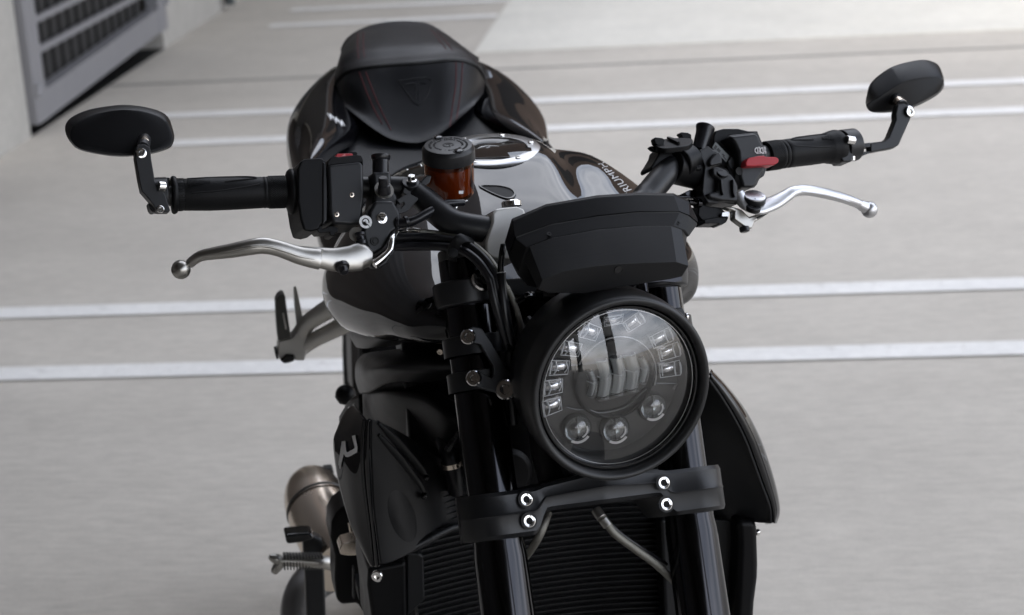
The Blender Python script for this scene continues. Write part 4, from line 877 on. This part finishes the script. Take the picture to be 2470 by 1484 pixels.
# frame and airbox bulges
duct = skin('air_duct', [
    [b(7, 400, 925, .34), b(7, 480, 905, .22), b(7, 700, 880, .14), b(7, 900, 850, .10), b(7, 1100, 820, .09), b(7, 1400, 800, .09)],
    [b(7, 345, 990, .34), b(7, 420, 960, .22), b(7, 640, 960, .11), b(7, 850, 950, .07), b(7, 1100, 930, .06), b(7, 1400, 900, .06)],
    [b(7, 338, 1120, .34), b(7, 400, 1090, .20), b(7, 560, 1040, .10), b(7, 800, 1060, .07), b(7, 1100, 1040, .05), b(7, 1400, 1030, .05)],
    [b(7, 370, 1230, .34), b(7, 450, 1230, .22), b(7, 620, 1150, .12), b(7, 880, 1150, .10), b(7, 1100, 1110, .09), b(7, 1400, 1110, .09)]], satin, moto, th_=.003)
spar = skin('frame_spar', [
    [b(7, 370, 1240, .36), b(7, 560, 1150, .20), b(7, 860, 1150, .12), b(7, 1100, 1280, .08), b(7, 1400, 1420, .06)],
    [b(7, 372, 1290, .35), b(7, 560, 1240, .17), b(7, 860, 1280, .09), b(7, 1100, 1420, .05), b(7, 1400, 1560, .03)],
    [b(7, 380, 1400, .36), b(7, 560, 1400, .20), b(7, 860, 1500, .12), b(7, 1100, 1640, .08), b(7, 1400, 1760, .06)],
    [b(7, 400, 1600, .38), b(7, 560, 1620, .26), b(7, 860, 1760, .18), b(7, 1100, 1850, .14), b(7, 1400, 1950, .12)]], matte, moto, th_=.003)
ob('steering_head', lathe([(-.23, .042), (-.20, .046), (-.03, .046), (-.022, .036)], S(0, -.03, 0), ax, 40), matte, moto, bevel=.002)
ob('airbox_front', loft([[B(x, .085+.25*abs(x)**1.0, z) for z in (.685, .90)] + [B(x*.95, .24, z) for z in (.90, .685)] for x in np.linspace(-.15, .15, 9)]), matte, moto, bevel=.004)
ob('horn', join(lathe([(0, .030), (.008, .032), (.012, .026), (.013, .010)], B(-.055, .055, .72), nrm(hd+s0*.2), 32), lathe([(0, .006), (.02, .006)], B(-.055, .068, .72), hd, 12)), matte, moto, bevel=.001)
ob('headlight_loom', join(*[tube([S(a_, .01, b_), S(a_*.6, .03, b_-.05), S(a_*.2, -.0, b_-.1)], .006, 10) for a_, b_ in ((-.05, -.06), (.05, -.05), (-.03, -.1), (.06, -.12), (-.07, -.15))]), hosem, moto)
ob('frame_weld', join(*[tube([b(14, 1030+i*14, 410-i*22, .058-i*.001), b(14, 1052+i*14, 425-i*22, .052)], .0028, 8, 0) for i in range(7)]), satin, spar)

# ------------------------------------------------------------------ side cowl with the letter, both sides
def cowl(sg):
    if sg < 0:
        Fe = [(337, 165), (325, 320), (320, 480), (332, 700), (350, 850), (375, 1050), (395, 1250), (412, 1412)]
        Re = [(255, 42), (190, 90), (118, 240), (83, 370), (118, 650), (175, 880), (250, 1110), (396, 1402)]
        Mi = [((a[0]+c[0])/2-6, (a[1]+c[1])/2-3) for a, c in zip(Fe, Re)]
        fe = [b(14, x, y, .035) for x, y in Fe]; re_ = [b(14, x, y, .105-.065*(i/7)**2) for i, (x, y) in enumerate(Re)]
        mi = [b(14, x, y, .062-.025*(i/7)**2) for i, (x, y) in enumerate(Mi)]
        be = [b(14, x, y, .030) for x, y in ((388, 160), (386, 320), (388, 480), (398, 700), (408, 900), (430, 1100), (452, 1280), (466, 1408))]
    return fe, mi, re_, be
fe, mi, re_, be = cowl(-1)
toB = lambda P: ((P-G)@s0, -((P-G)@hd), (P-G)@zz)
mir = lambda P: B(-toB(P)[0], toB(P)[1], toB(P)[2])
inner = [[b(14, x, y, .034) for x, y in ((388, 165), (386, 330), (390, 480), (400, 700), (410, 900), (434, 1100), (456, 1280), (470, 1385))],
         [b(14, x, y, .040) for x, y in ((440, 180), (450, 330), (455, 490), (480, 700), (500, 900), (520, 1100), (540, 1260), (560, 1370))],
         [b(14, x, y, .055) for x, y in ((560, 240), (600, 400), (620, 540), (640, 730), (660, 920), (680, 1100), (700, 1220), (720, 1290))],
         [b(14, x, y, .075) for x, y in ((700, 320), (760, 460), (790, 600), (820, 760), (840, 900), (860, 1040), (870, 1130), (890, 1195))],
         [b(14, x, y, .10) for x, y in ((880, 450), (930, 580), (960, 700), (980, 800), (1000, 900), (1020, 990), (1040, 1060), (1060, 1095))],
         [b(14, x, y, .12) for x, y in ((1150, 560), (1180, 640), (1200, 740), (1210, 820), (1220, 900), (1230, 970), (1230, 1020), (1235, 1060))]]
def dimple(P):   # push a hollow into the inner panel
    return P
def build_cowl(tf, R=False):
    o = skin('side_cowl', [[tf(p) for p in r] for r in (re_, mi, fe)], gloss, moto, th_=.004, off=0)
    ob('cowl_edge', grid([[tf(p) for p in fe], [tf(p*.5+q_*.5)+hd*.003 for p, q_ in zip(fe, be)], [tf(p) for p in be]], 5, 5), gloss, o, solid=.003, ang=40)
    ob('highlight_bead', tube([tf(p)+hd*.001 for p in fe], [.0006]+[.0014]*(len(fe)-2)+[.0006], 10, 5), gloss, o, ang=70)  # bead added along the edge to carry its bright highlight
    ip = skin('inner_panel', [[tf(p) for p in r] for r in inner], satin, o, th_=.004, off=0)
    return o, ip
cw, ipn = build_cowl(lambda p: p)
# slanted slots and the hollow
for A_, Bb, r_ in (((450, 190), (865, 655), .0060), ((450, 290), (850, 810), .0068)):
    pts = [((A_[0]*(1-t)+Bb[0]*t)+10*math.sin(t*3), A_[1]*(1-t)+Bb[1]*t) for t in np.linspace(0, 1, 6)]
    ys_ = [.036+.040*t for t in np.linspace(0, 1, 6)]
    ob('panel_slot', tube([b(14, x, y, yy+.003) for (x, y), yy in zip(pts, ys_)], [r_*.3, r_*.7, r_, r_, r_, r_*.6], 14, 5, rd=.0035, daxis=hd), satin, ipn, ang=60)
    ob('slot_end', sphere(b(14, Bb[0]-8, Bb[1]+5, .066), r_*.62), gloss, ipn)
tbi = BVHTree.FromObject(ipn, bpy.context.evaluated_depsgraph_get())
hol = []
for rr_, off in ((1.05, -.0008), (.95, .0001), (.82, .0008), (.65, .0018), (.45, .0028), (.25, .0033), (.08, .0034)):
    ring_ = []
    for a in np.linspace(0, 2*math.pi, 32, endpoint=False):
        ex, ey = 118*rr_*math.cos(a), 240*rr_*math.sin(a)
        P = on_obj(tbi, 14, 655+ex*.95+ey*.28, 985+ey*.95-ex*.20, 0)
        ring_.append(P)
    ok_ = [p for p in ring_ if p is not None]
    cen = sum(ok_)/len(ok_)
    ring_ = [(p if p is not None else cen) + nrm(hd-s0*.25)*off for p in ring_]
    hol.append(ring_)
ob('panel_bulge', loft(hol, False, True), satin, ipn, ang=80)
# the letter on the outer plate
tbc = None
def lmark(x, y, t=.0012):
    u_ = (x-255)/130.
    return x, y
letter = [(232, 305), (253, 298), (276, 410), (272, 445), (195, 482), (178, 482), (160, 455), (162, 430), (128, 585), (116, 545), (147, 352), (168, 350), (172, 375), (176, 440), (190, 448), (248, 410), (252, 398)]
dgr = bpy.context.evaluated_depsgraph_get()
tbc = BVHTree.FromObject(cw, dgr)
def decal(tree, k, pts, off=.0012):
    import itertools
    P = [on_obj(tree, k, x, y, off) for x, y in pts]
    P = [p for p in P if p is not None]
    return (P, [tuple(range(len(P)))])
legs = [[(143, 352), (170, 348), (176, 385), (154, 480), (128, 590), (112, 545)], [(160, 372), (172, 368), (180, 436), (192, 445), (224, 424), (230, 470), (195, 486), (174, 484), (156, 455)],
        [(222, 428), (248, 412), (252, 396), (276, 410), (272, 445), (226, 470)], [(228, 307), (255, 297), (278, 410), (250, 400)]]
try: ob('cowl_letter', join(*[decal(tbc, 14, L_, .004) for L_ in legs]), greyprint, cw, ang=80)
except Exception as e: print('letter', e)

# right side cowl, seen edge on
oc = [(335, 110), (430, 210), (530, 340), (600, 470), (650, 600), (700, 770), (720, 900), (700, 970)]
ic = [(335, 150), (400, 240), (480, 370), (545, 500), (590, 620), (640, 760), (680, 870), (690, 965)]
zc10 = lambda L_, y_: [b(10, x, y, y_) for x, y in L_]
mc10 = [(a[0]*.45+c[0]*.55, a[1]*.45+c[1]*.55) for a, c in zip(ic, oc)]
cwR = skin('side_cowl', [zc10(ic, .030), zc10(mc10, .033), zc10(oc, .060), [p+s0*-.012 for p in zc10(oc, .16)]], gloss, moto, th_=.003, off=0)
ob('inner_panel', grid([zc10(ic, .0305), zc10([(325, 210), (370, 290), (430, 400), (480, 520), (520, 640), (560, 780), (600, 890), (640, 955)], .045),
                     zc10([(250, 260), (270, 340), (290, 420), (320, 540), (340, 660), (360, 780), (400, 880), (440, 940)], .075),
                     zc10([(150, 300), (160, 400), (160, 500), (180, 620), (200, 720), (220, 820), (240, 900), (260, 935)], .11)], 5, 5), satin, cwR, solid=.004, ang=60)
ob('highlight_bead', tube([p+hd*.001 for p in zc10(mc10, .033)], [.0008]+[.0018]*6+[.0008], 10, 5), gloss, cwR, ang=70)  # added bead that gives this edge its highlight
# ------------------------------------------------------------------ radiator, side guards, engine
def rad(x, z): return B(x, .115-1.9*x*x*.55+.0, z)
RX = np.linspace(-.158, .158, 25)
fins = []
for i in range(51):
    z0 = .690-.0072*i
    fins.append(loft([[rad(x, z0)+(-hd)*.001+d1 for d1 in (hd*.003, hd*.003-zz*.0014, -hd*.004-zz*.0014, -hd*.004)] for x in RX]))
radi = ob('radiator', loft([[rad(x, .70)-hd*.006, rad(x, .30)-hd*.006, rad(x, .30)-hd*.03, rad(x, .70)-hd*.03] for x in RX]), deep, moto)
ob('radiator_fins', join(*fins), mat('fin_black', (.022, .022, .022), .35, spec=.6), radi)
zig = []
for i in range(50):
    z0 = .690-.0072*i
    zig.append(tube([rad(x, z0-.0014-(.0052 if j % 2 else .0))-hd*.002 for j, x in enumerate(np.linspace(-.156, .156, 180))], .00022, 3, 0))
ob('cooling_mesh', join(*zig), mat('mesh_black', (.012, .012, .012), .5), radi)
for kk_, pp in ((14, [(690, 1290), (805, 1300), (840, 1330), (850, 1700), (690, 1850)]), (10, [(60, 950), (110, 950), (180, 1600), (90, 1600)])): ob('end_tank', bslab(kk_, pp, .07, .11), satin, radi, bevel=.004)
ob('radiator_top_lip', tube([b(14, 500, 1375, .05), b(14, 700, 1275, .06), b(14, 860, 1190, .07), b(14, 980, 1130, .08), b(14, 1080, 1085, .09), b(14, 1200, 1060, .10)], [.003, .005, .006, .005, .005, .004], 12), satin, radi)
sg1 = ob('radiator_guard', join(bslab(8, [(770, 1180), (830, 1170), (1020, 1130), (1025, 1484), (1040, 1700), (800, 1700), (790, 1484), (765, 1300)], .045, .16)), matte, moto, bevel=.006, seg=4)
bolt(sg1, 8, 832, 1225, -.02, .0060, nrm(hd*.9-s0*.4), chrome)
bpy.data.objects.remove(bpy.data.objects[-1]) if False else None
sg2 = ob('radiator_guard', bslab(10, [(490, 955), (596, 958), (604, 1000), (610, 1200), (608, 1280), (590, 1420), (580, 1600), (470, 1600), (485, 1420), (498, 1100)], .04, .20), matte, moto, bevel=.008, seg=4)
ob('radiator_shroud', bslab(10, [(335, 950), (492, 955), (500, 1100), (488, 1420), (480, 1600), (400, 1600), (350, 1100)], .07, .16), deep, moto, bevel=.002)
ob('bolt', sphere(b(10, 600, 1020, .06), .004), chrome, sg2)
eng = ob('engine_cover', bslab(8, [(530, 880), (560, 820), (620, 770), (760, 900), (900, 1200), (900, 1484), (760, 1500), (700, 1410), (600, 1420), (565, 1390), (552, 1260), (555, 1100), (525, 980)], .34, .40), matte, moto, bevel=.018, seg=5)
ob('clutch_cover', lathe([(0, .06), (.02, .058), (.028, .045), (.03, .001)], B(-.135, .38, .50), -s0, 40), matte, eng)
ob('case_rib', join(bslab(8, [(672, 1180), (682, 1180), (682, 1380), (672, 1380)], .288, .30), bslab(8, [(700, 1300), (760, 1290), (790, 1340), (780, 1390), (710, 1390)], .26, .30)), satin, eng, bevel=.003)
ob('cable_arm', join(bslab(8, [(582, 1060), (600, 1022), (680, 1000), (705, 1004), (706, 1095), (640, 1098), (590, 1090)], .24, .27), bslab(8, [(642, 900), (655, 892), (668, 900), (685, 945), (650, 950)], .24, .25)), steel, moto, bevel=.003)
ob('brake_reservoir_cap', join(sphere(b(7, 262, 1245, .55), .014), tube([b(7, 200, 1290, .55), b(7, 262, 1250, .55), b(7, 285, 1300, .55)], .007)), matte, moto)
swg = skin('knee_panel', [[b(7, 210, 1420, .40), b(7, 290, 1290, .34), b(7, 370, 1240, .30)], [b(7, 215, 1700, .40), b(7, 290, 1600, .34), b(7, 380, 1600, .30)]], matte, moto)

# ------------------------------------------------------------------ seats and tail
def z3(x, y, yb): return b(3, x, y, yb)
TL = {  # half sections of the tail under the seats: (x, z)
 .62: [(0, .850), (.08, .852), (.130, .850), (.155, .832), (.165, .790), (.155, .740), (.13, .70)],
 .76: [(0, .890), (.08, .892), (.140, .885), (.170, .862), (.180, .825), (.170, .775), (.14, .74)],
 .90: [(0, .930), (.08, .932), (.135, .925), (.165, .895), (.172, .858), (.160, .820), (.13, .79)],
 1.04: [(0, .960), (.07, .960), (.115, .950), (.135, .925), (.140, .895), (.125, .87), (.10, .85)],
 1.20: [(0, .985), (.05, .985), (.080, .975), (.096, .955), (.098, .935), (.085, .91), (.06, .90)],
 1.32: [(0, .985), (.03, .985), (.045, .975), (.050, .960), (.048, .945), (.04, .935), (.03, .93)]}
stn = cr([np.array([[y, x, z] for x, z in TL[y]]).ravel() for y in sorted(TL)], 6)
rings = []
for st in stn:
    half = cr([p for p in st.reshape(-1, 3)], 5)
    rings.append([B(-x, y, z) for y, x, z in reversed(half[1:])] + [B(x, y, z) for y, x, z in half])
tail = ob('tail_cowl', loft(rings), gloss, moto, ang=50)
def flank(i_, m_, o_):
    r_in = [b(3, *p) for p in i_]; r_mid = [b(3, *p) for p in m_]; r_out = [b(3, *p) for p in o_]
    dn = [p-zz*.045-hd*.03 for p in r_out]; dn2 = [p-zz*.11-hd*.02+(B(0, 1., .8)-p)*.15*np.array([1, 1, 0]) for p in r_out]
    return [[p-zz*.03 for p in r_in], r_in, r_mid, r_out, dn, dn2]
fl_l = flank([(380, 1230, .60), (400, 1140, .64), (500, 1010, .70), (640, 910, .78), (790, 850, .88), (900, 700, .96)],
             [(318, 1240, .64), (322, 1050, .72), (350, 830, .82), (470, 660, .91), (620, 530, .99), (800, 430, 1.06)],
             [(268, 1240, .68), (214, 1010, .78), (226, 840, .87), (330, 660, .96), (520, 470, 1.05), (700, 380, 1.14)])
fl_r = flank([(2210, 1030, .70), (2090, 955, .74), (1900, 858, .80), (1740, 795, .86), (1600, 800, .92), (1500, 700, 1.0)],
             [(2240, 1020, .74), (2130, 850, .82), (1990, 700, .90), (1860, 590, .97), (1740, 500, 1.03), (1600, 430, 1.10)],
             [(2256, 1030, .78), (2225, 850, .87), (2120, 690, .95), (1950, 530, 1.03), (1760, 420, 1.09), (1600, 370, 1.16)])
flk = [ob('tail_flank', grid(r, 6, 6), gloss, moto, solid=.003, solid_off=0, ang=60) for r in (fl_l, fl_r)]
# rider seat
SR = {.52: [(0, .905), (.07, .905), (.100, .890), (.110, .85)], .62: [(0, .905), (.10, .908), (.145, .895), (.160, .85)],
      .74: [(0, .915), (.12, .925), (.165, .915), (.180, .87)], .86: [(0, .940), (.11, .950), (.150, .942), (.165, .90)], .95: [(0, .965), (.09, .965), (.120, .958), (.13, .92)]}
stn = cr([np.array([[y, x, z] for x, z in SR[y]]).ravel() for y in sorted(SR)], 6); rings = []
for st in stn:
    half = cr([p for p in st.reshape(-1, 3)], 5)
    rings.append([B(-x, y, z+.006) for y, x, z in reversed(half[1:])] + [B(x, y, z+.006) for y, x, z in half])
rseat = ob('rider_seat', loft(rings), leather, moto, ang=60)
for sg in (-1, 1):
    ob('seam', tube([B(sg*x, y, z+.0065) for x, y, z in ((.105, .58, .902), (.135, .66, .906), (.150, .74, .918), (.142, .82, .934), (.122, .90, .950))], .0009, 6), thread, rseat)
# pillion seat
rows = [
 [z3(x, y, yb) for x, y, yb in ((600, 690, .93), (650, 740, .88), (760, 830, .84), (880, 920, .815), (1020, 1000, .80), (1200, 1030, .795), (1340, 995, .80), (1450, 925, .815), (1560, 830, .84), (1670, 730, .88), (1745, 640, .93))],
 [z3(x, y, yb) for x, y, yb in ((585, 640, .945), (640, 690, .90), (760, 770, .86), (890, 850, .835), (1030, 920, .822), (1200, 945, .817), (1340, 910, .822), (1450, 850, .835), (1560, 765, .86), (1675, 670, .90), (1752, 590, .945))],
 [z3(x, y, yb) for x, y, yb in ((578, 600, .955), (640, 560, .915), (760, 600, .885), (900, 640, .87), (1040, 660, .865), (1190, 665, .862), (1330, 640, .865), (1450, 600, .87), (1570, 560, .885), (1690, 560, .915), (1756, 560, .955))],
 [z3(x, y, yb) for x, y, yb in ((572, 560, .965), (640, 500, .93), (740, 468, .912), (880, 448, .902), (1030, 436, .898), (1190, 424, .895), (1350, 410, .898), (1480, 395, .902), (1600, 405, .912), (1700, 450, .935), (1757, 535, .965))],
 [z3(x, y, yb) for x, y, yb in ((568, 535, .972), (625, 470, .94), (725, 435, .922), (870, 412, .912), (1030, 398, .908), (1190, 385, .905), (1350, 372, .908), (1485, 362, .912), (1605, 372, .922), (1705, 418, .942), (1756, 510, .972))],
 [z3(x, y, yb) for x, y, yb in ((572, 500, .98), (620, 430, .955), (720, 385, .945), (870, 365, .938), (1030, 350, .935), (1190, 338, .932), (1350, 325, .935), (1485, 320, .938), (1600, 335, .945), (1695, 380, .955), (1748, 470, .98))],
 [z3(x, y, yb) for x, y, yb in ((590, 420, 1.0), (625, 350, .99), (720, 290, .985), (870, 265, .98), (1030, 250, .98), (1190, 240, .98), (1350, 235, .98), (1470, 245, .985), (1580, 280, .99), (1670, 345, 1.0), (1730, 430, 1.01))],
 [z3(x, y, yb) for x, y, yb in ((620, 320, 1.06), (660, 245, 1.08), (750, 175, 1.10), (880, 130, 1.12), (1030, 108, 1.13), (1190, 106, 1.13), (1320, 125, 1.12), (1430, 180, 1.10), (1530, 250, 1.08), (1640, 330, 1.06), (1710, 390, 1.03))],
 [z3(x, y, yb) for x, y, yb in ((625, 330, 1.09), (680, 240, 1.13), (770, 180, 1.16), (890, 135, 1.18), (1030, 112, 1.19), (1190, 112, 1.19), (1310, 132, 1.18), (1410, 190, 1.16), (1510, 260, 1.13), (1620, 345, 1.09), (1700, 400, 1.05))]]
rows.append([B(toB(p)[0]*.8, toB(p)[1]+.02, toB(p)[2]-.10) for p in rows[-1]])
pill = ob('pillion_seat', grid(rows, 5, 5), leather, moto, ang=60)
tbp = BVHTree.FromObject(pill, bpy.context.evaluated_depsgraph_get())
def onp(L_, off=.0006, n_=10):
    out = []
    L2 = cr([np.array(p, float) for p in L_], n_)
    for x, y in L2:
        P = on_obj(tbp, 3, x, y, off)
        if P is not None: out.append(P)
    return out
for L_ in ([(755, 170), (752, 260), (760, 365)], [(798, 160), (797, 250), (805, 355)], [(1330, 130), (1390, 210), (1450, 290)], [(1372, 150), (1440, 220), (1500, 300)],
           [(765, 470), (820, 620), (880, 760), (945, 880)], [(815, 470), (880, 640), (950, 800), (1015, 930)], [(1530, 390), (1528, 560), (1505, 720), (1480, 900)], [(1580, 385), (1572, 560), (1555, 700), (1530, 860)]):
    P = onp(L_)
    if len(P) > 3: ob('seam', tube(P, .0006, 6, 0), thread, pill)
P = onp([(580, 560), (640, 488), (725, 452), (870, 430), (1030, 416), (1190, 404), (1350, 390), (1485, 378), (1600, 388), (1700, 432), (1750, 520)], -.001)
ob('piping', tube(P, .0035, 8, 0), deep, pill)
em = [tube(onp(L_, .0001, 4), .0009, 6, 0) for L_ in ([(1075, 540), (1330, 528), (1235, 735), (1075, 540)], [(1125, 572), (1210, 566), (1210, 690)], [(1235, 690), (1235, 565), (1290, 562)])]
ob('embossed_emblem', join(*em), leather, pill)
# tail lettering
tbt = BVHTree.FromObject(flk[0], bpy.context.evaluated_depsgraph_get())
def tail_marks(x0_, y0_, n_, dx, dy, s_):
    gs = []
    rnd = random.Random(4)
    for i in range(n_):
        x, y = x0_+dx*i, y0_+dy*i
        L_ = [(x, y), (x+s_*.35, y+s_*.9), (x+s_*.55, y+s_*.1)] if i % 2 == 0 else [(x, y+s_*.9), (x+s_*.1, y), (x+s_*.6, y+s_*.8)]
        P = [on_obj(tbt, 3, a, c, .0008) for a, c in L_]
        P = [p for p in P if p is not None]
        if len(P) > 1: gs.append(tube(P, .0012, 5, 0))
    return join(*gs)
ob('tail_lettering', tail_marks(515, 800, 6, 22, 13, 38), greyprint, flk[0])

# ------------------------------------------------------------------ rear set: pillion peg hanger, rider peg, stand, exhaust
YB = .80
hang = ob('pillion_peg_hanger', join(
    tube([b(12, 900, 270, .70), b(12, 700, 385, .72), b(12, 560, 490, .74), b(12, 490, 620, .75)], [.016, .0135, .0125, .013], 16),
    tube([b(12, 1020, 450, .70), b(12, 800, 560, .72), b(12, 620, 650, .74), b(12, 500, 720, .75)], [.014, .0120, .0115, .013], 16),
    bslab(12, [(290, 655), (410, 630), (470, 560), (560, 560), (600, 640), (565, 760), (540, 852), (440, 852), (438, 800), (360, 800), (300, 855), (275, 780)], .735, .765)), silver, moto, bevel=.003, seg=3)
ob('heel_guard', bslab(12, [(432, 130), (447, 112), (462, 130), (490, 250), (520, 410), (510, 470), (465, 520), (440, 300)], .745, .752), silver, hang, bevel=.002)
ob('pillion_peg', join(bslab(12, [(255, 260), (285, 210), (325, 188), (350, 210), (360, 300), (408, 630), (280, 655), (262, 450)], .73, .755)), darkcast, hang, bevel=.005, seg=3)
ob('peg_slot', bslab(12, [(318, 380), (335, 372), (368, 540), (348, 545)], .7295, .735), silver, hang, bevel=.001)
ob('peg_bolt', join(bslab(12, [(250, 770), (275, 760), (285, 840), (262, 840)], .73, .76), bslab(12, [(300, 850), (365, 795), (440, 800), (438, 855), (395, 870), (340, 880)], .728, .76)), deep, hang, bevel=.002)
YP = .52
peg = ob('rider_peg', join(tube([b(8, 560, 1150, YP+.02), b(8, 480, 1140, YP), b(8, 350, 1133, YP-.0), b(8, 200, 1128, YP)], [.0105, .0095, .0085, .0075], 14, 3),
    tube([b(8, 200, 1130, YP), b(8, 165, 1115, YP), b(8, 125, 1100, YP)], [.007, .0075, .0035], 10, 3), tube([b(8, 200, 1140, YP), b(8, 175, 1175, YP), b(8, 155, 1208, YP)], [.007, .0068, .0045], 10, 3)), cast, moto, ang=60)
ob('peg_teeth', join(*[box(b(8, 225+i*20, 1098, YP), [s0, zz, hd], (.0035, .006, .014)) for i in range(13)], *[box(b(8, 225+i*20, 1160, YP-.006), [nrm(s0+zz*.6), zz, hd], (.0022, .012, .005)) for i in range(13)]), darkcast, peg, bevel=.0006, seg=1)
ob('brake_pedal', join(bslab(8, [(225, 962), (330, 952), (400, 948), (425, 985), (350, 1012), (240, 1025)], .50, .53)), gloss, moto, bevel=.004)
ob('heel_plate', bslab(8, [(345, 1010), (370, 950), (470, 990), (480, 1060), (490, 1320), (505, 1700), (378, 1700), (362, 1300)], .56, .58), satin, moto, bevel=.004)
YE = .72
exh = ob('exhaust_can', tube([b(8, 640, 1150, YE-.14), b(8, 560, 1000, YE-.10), b(8, 470, 840, YE-.05), b(8, 420, 720, YE), b(8, 410, 640, YE+.03), (b(8, 420, 590, YE+.05))], [.055, .052, .048, .0445, .036, .018], 40, 8), steel, moto, ang=60)
ob('can_band', lathe([(-.002, .0482), (.003, .0486), (.0035, .0475)], b(8, 455, 800, YE-.038), b(8, 420, 700, YE)-b(8, 500, 900, YE-.07), 48, False, False), darkcast, exh)
ob('can_clip', bslab(8, [(480, 535), (540, 528), (560, 620), (520, 600)], YE+.06, YE+.08), satin, exh, bevel=.002)
ob('link_pipe', tube([b(8, 560, 1180, .74), b(8, 420, 1260, .74), b(8, 350, 1360, .72), b(8, 330, 1500, .70), b(8, 360, 1700, .66)], .030, 24), mat('pipe_grey', (.22, .22, .22), .35, metal=.8), moto)
# rear wheel
rwc = B(-.01, 1.13, .315)
rw = ob('rear_wheel', lathe([(-.07, .245), (-.095, .275), (-.085, .300), (-.05, .318), (0, .325), (.05, .318), (.085, .300), (.095, .275), (.07, .245)], rwc, s0, 72), rubber, moto)
ob('rim', lathe([(-.07, .215), (-.075, .247), (.075, .247), (.07, .215)], rwc, s0, 64), gloss, rw)
ob('mudguard', bslab(7, [(305, 780), (330, 775), (372, 900), (345, 1230), (322, 1250), (312, 1100)], .98, 1.05), mat('guard_brown', (.03, .026, .024), .4), moto, bevel=.004)

for (x, y, yb, r_) in ((905, 1010, .085, .004), (1010, 905, .075, .0035), (560, 1560, .19, .004)):
    ob('frame_bolt', bolt_geo(b(7, x, y, yb-.012), nrm(hd-s0*.3), r_, .4), steel, moto, ang=30)
ob('coolant_hose', tube([b(14, 1010, 330, .10), b(14, 1060, 470, .085), b(14, 1090, 600, .085), b(14, 1120, 760, .10)], .011, 18, 6), hosem, moto, ang=70)
ob('hose_clip', lathe([(-.003, .0122), (.003, .0122)], b(14, 1076, 540, .084), nrm(b(14, 1090, 600, .085)-b(14, 1060, 470, .085)), 30), steel, bpy.data.objects['coolant_hose'], bevel=.0004)
ob('ignition_lead', tube([b(7, 1380, 1260, .06), b(7, 1360, 1450, .05), b(7, 1400, 1640, .045), b(7, 1480, 1800, .05)], .003, 10), hosem, moto)
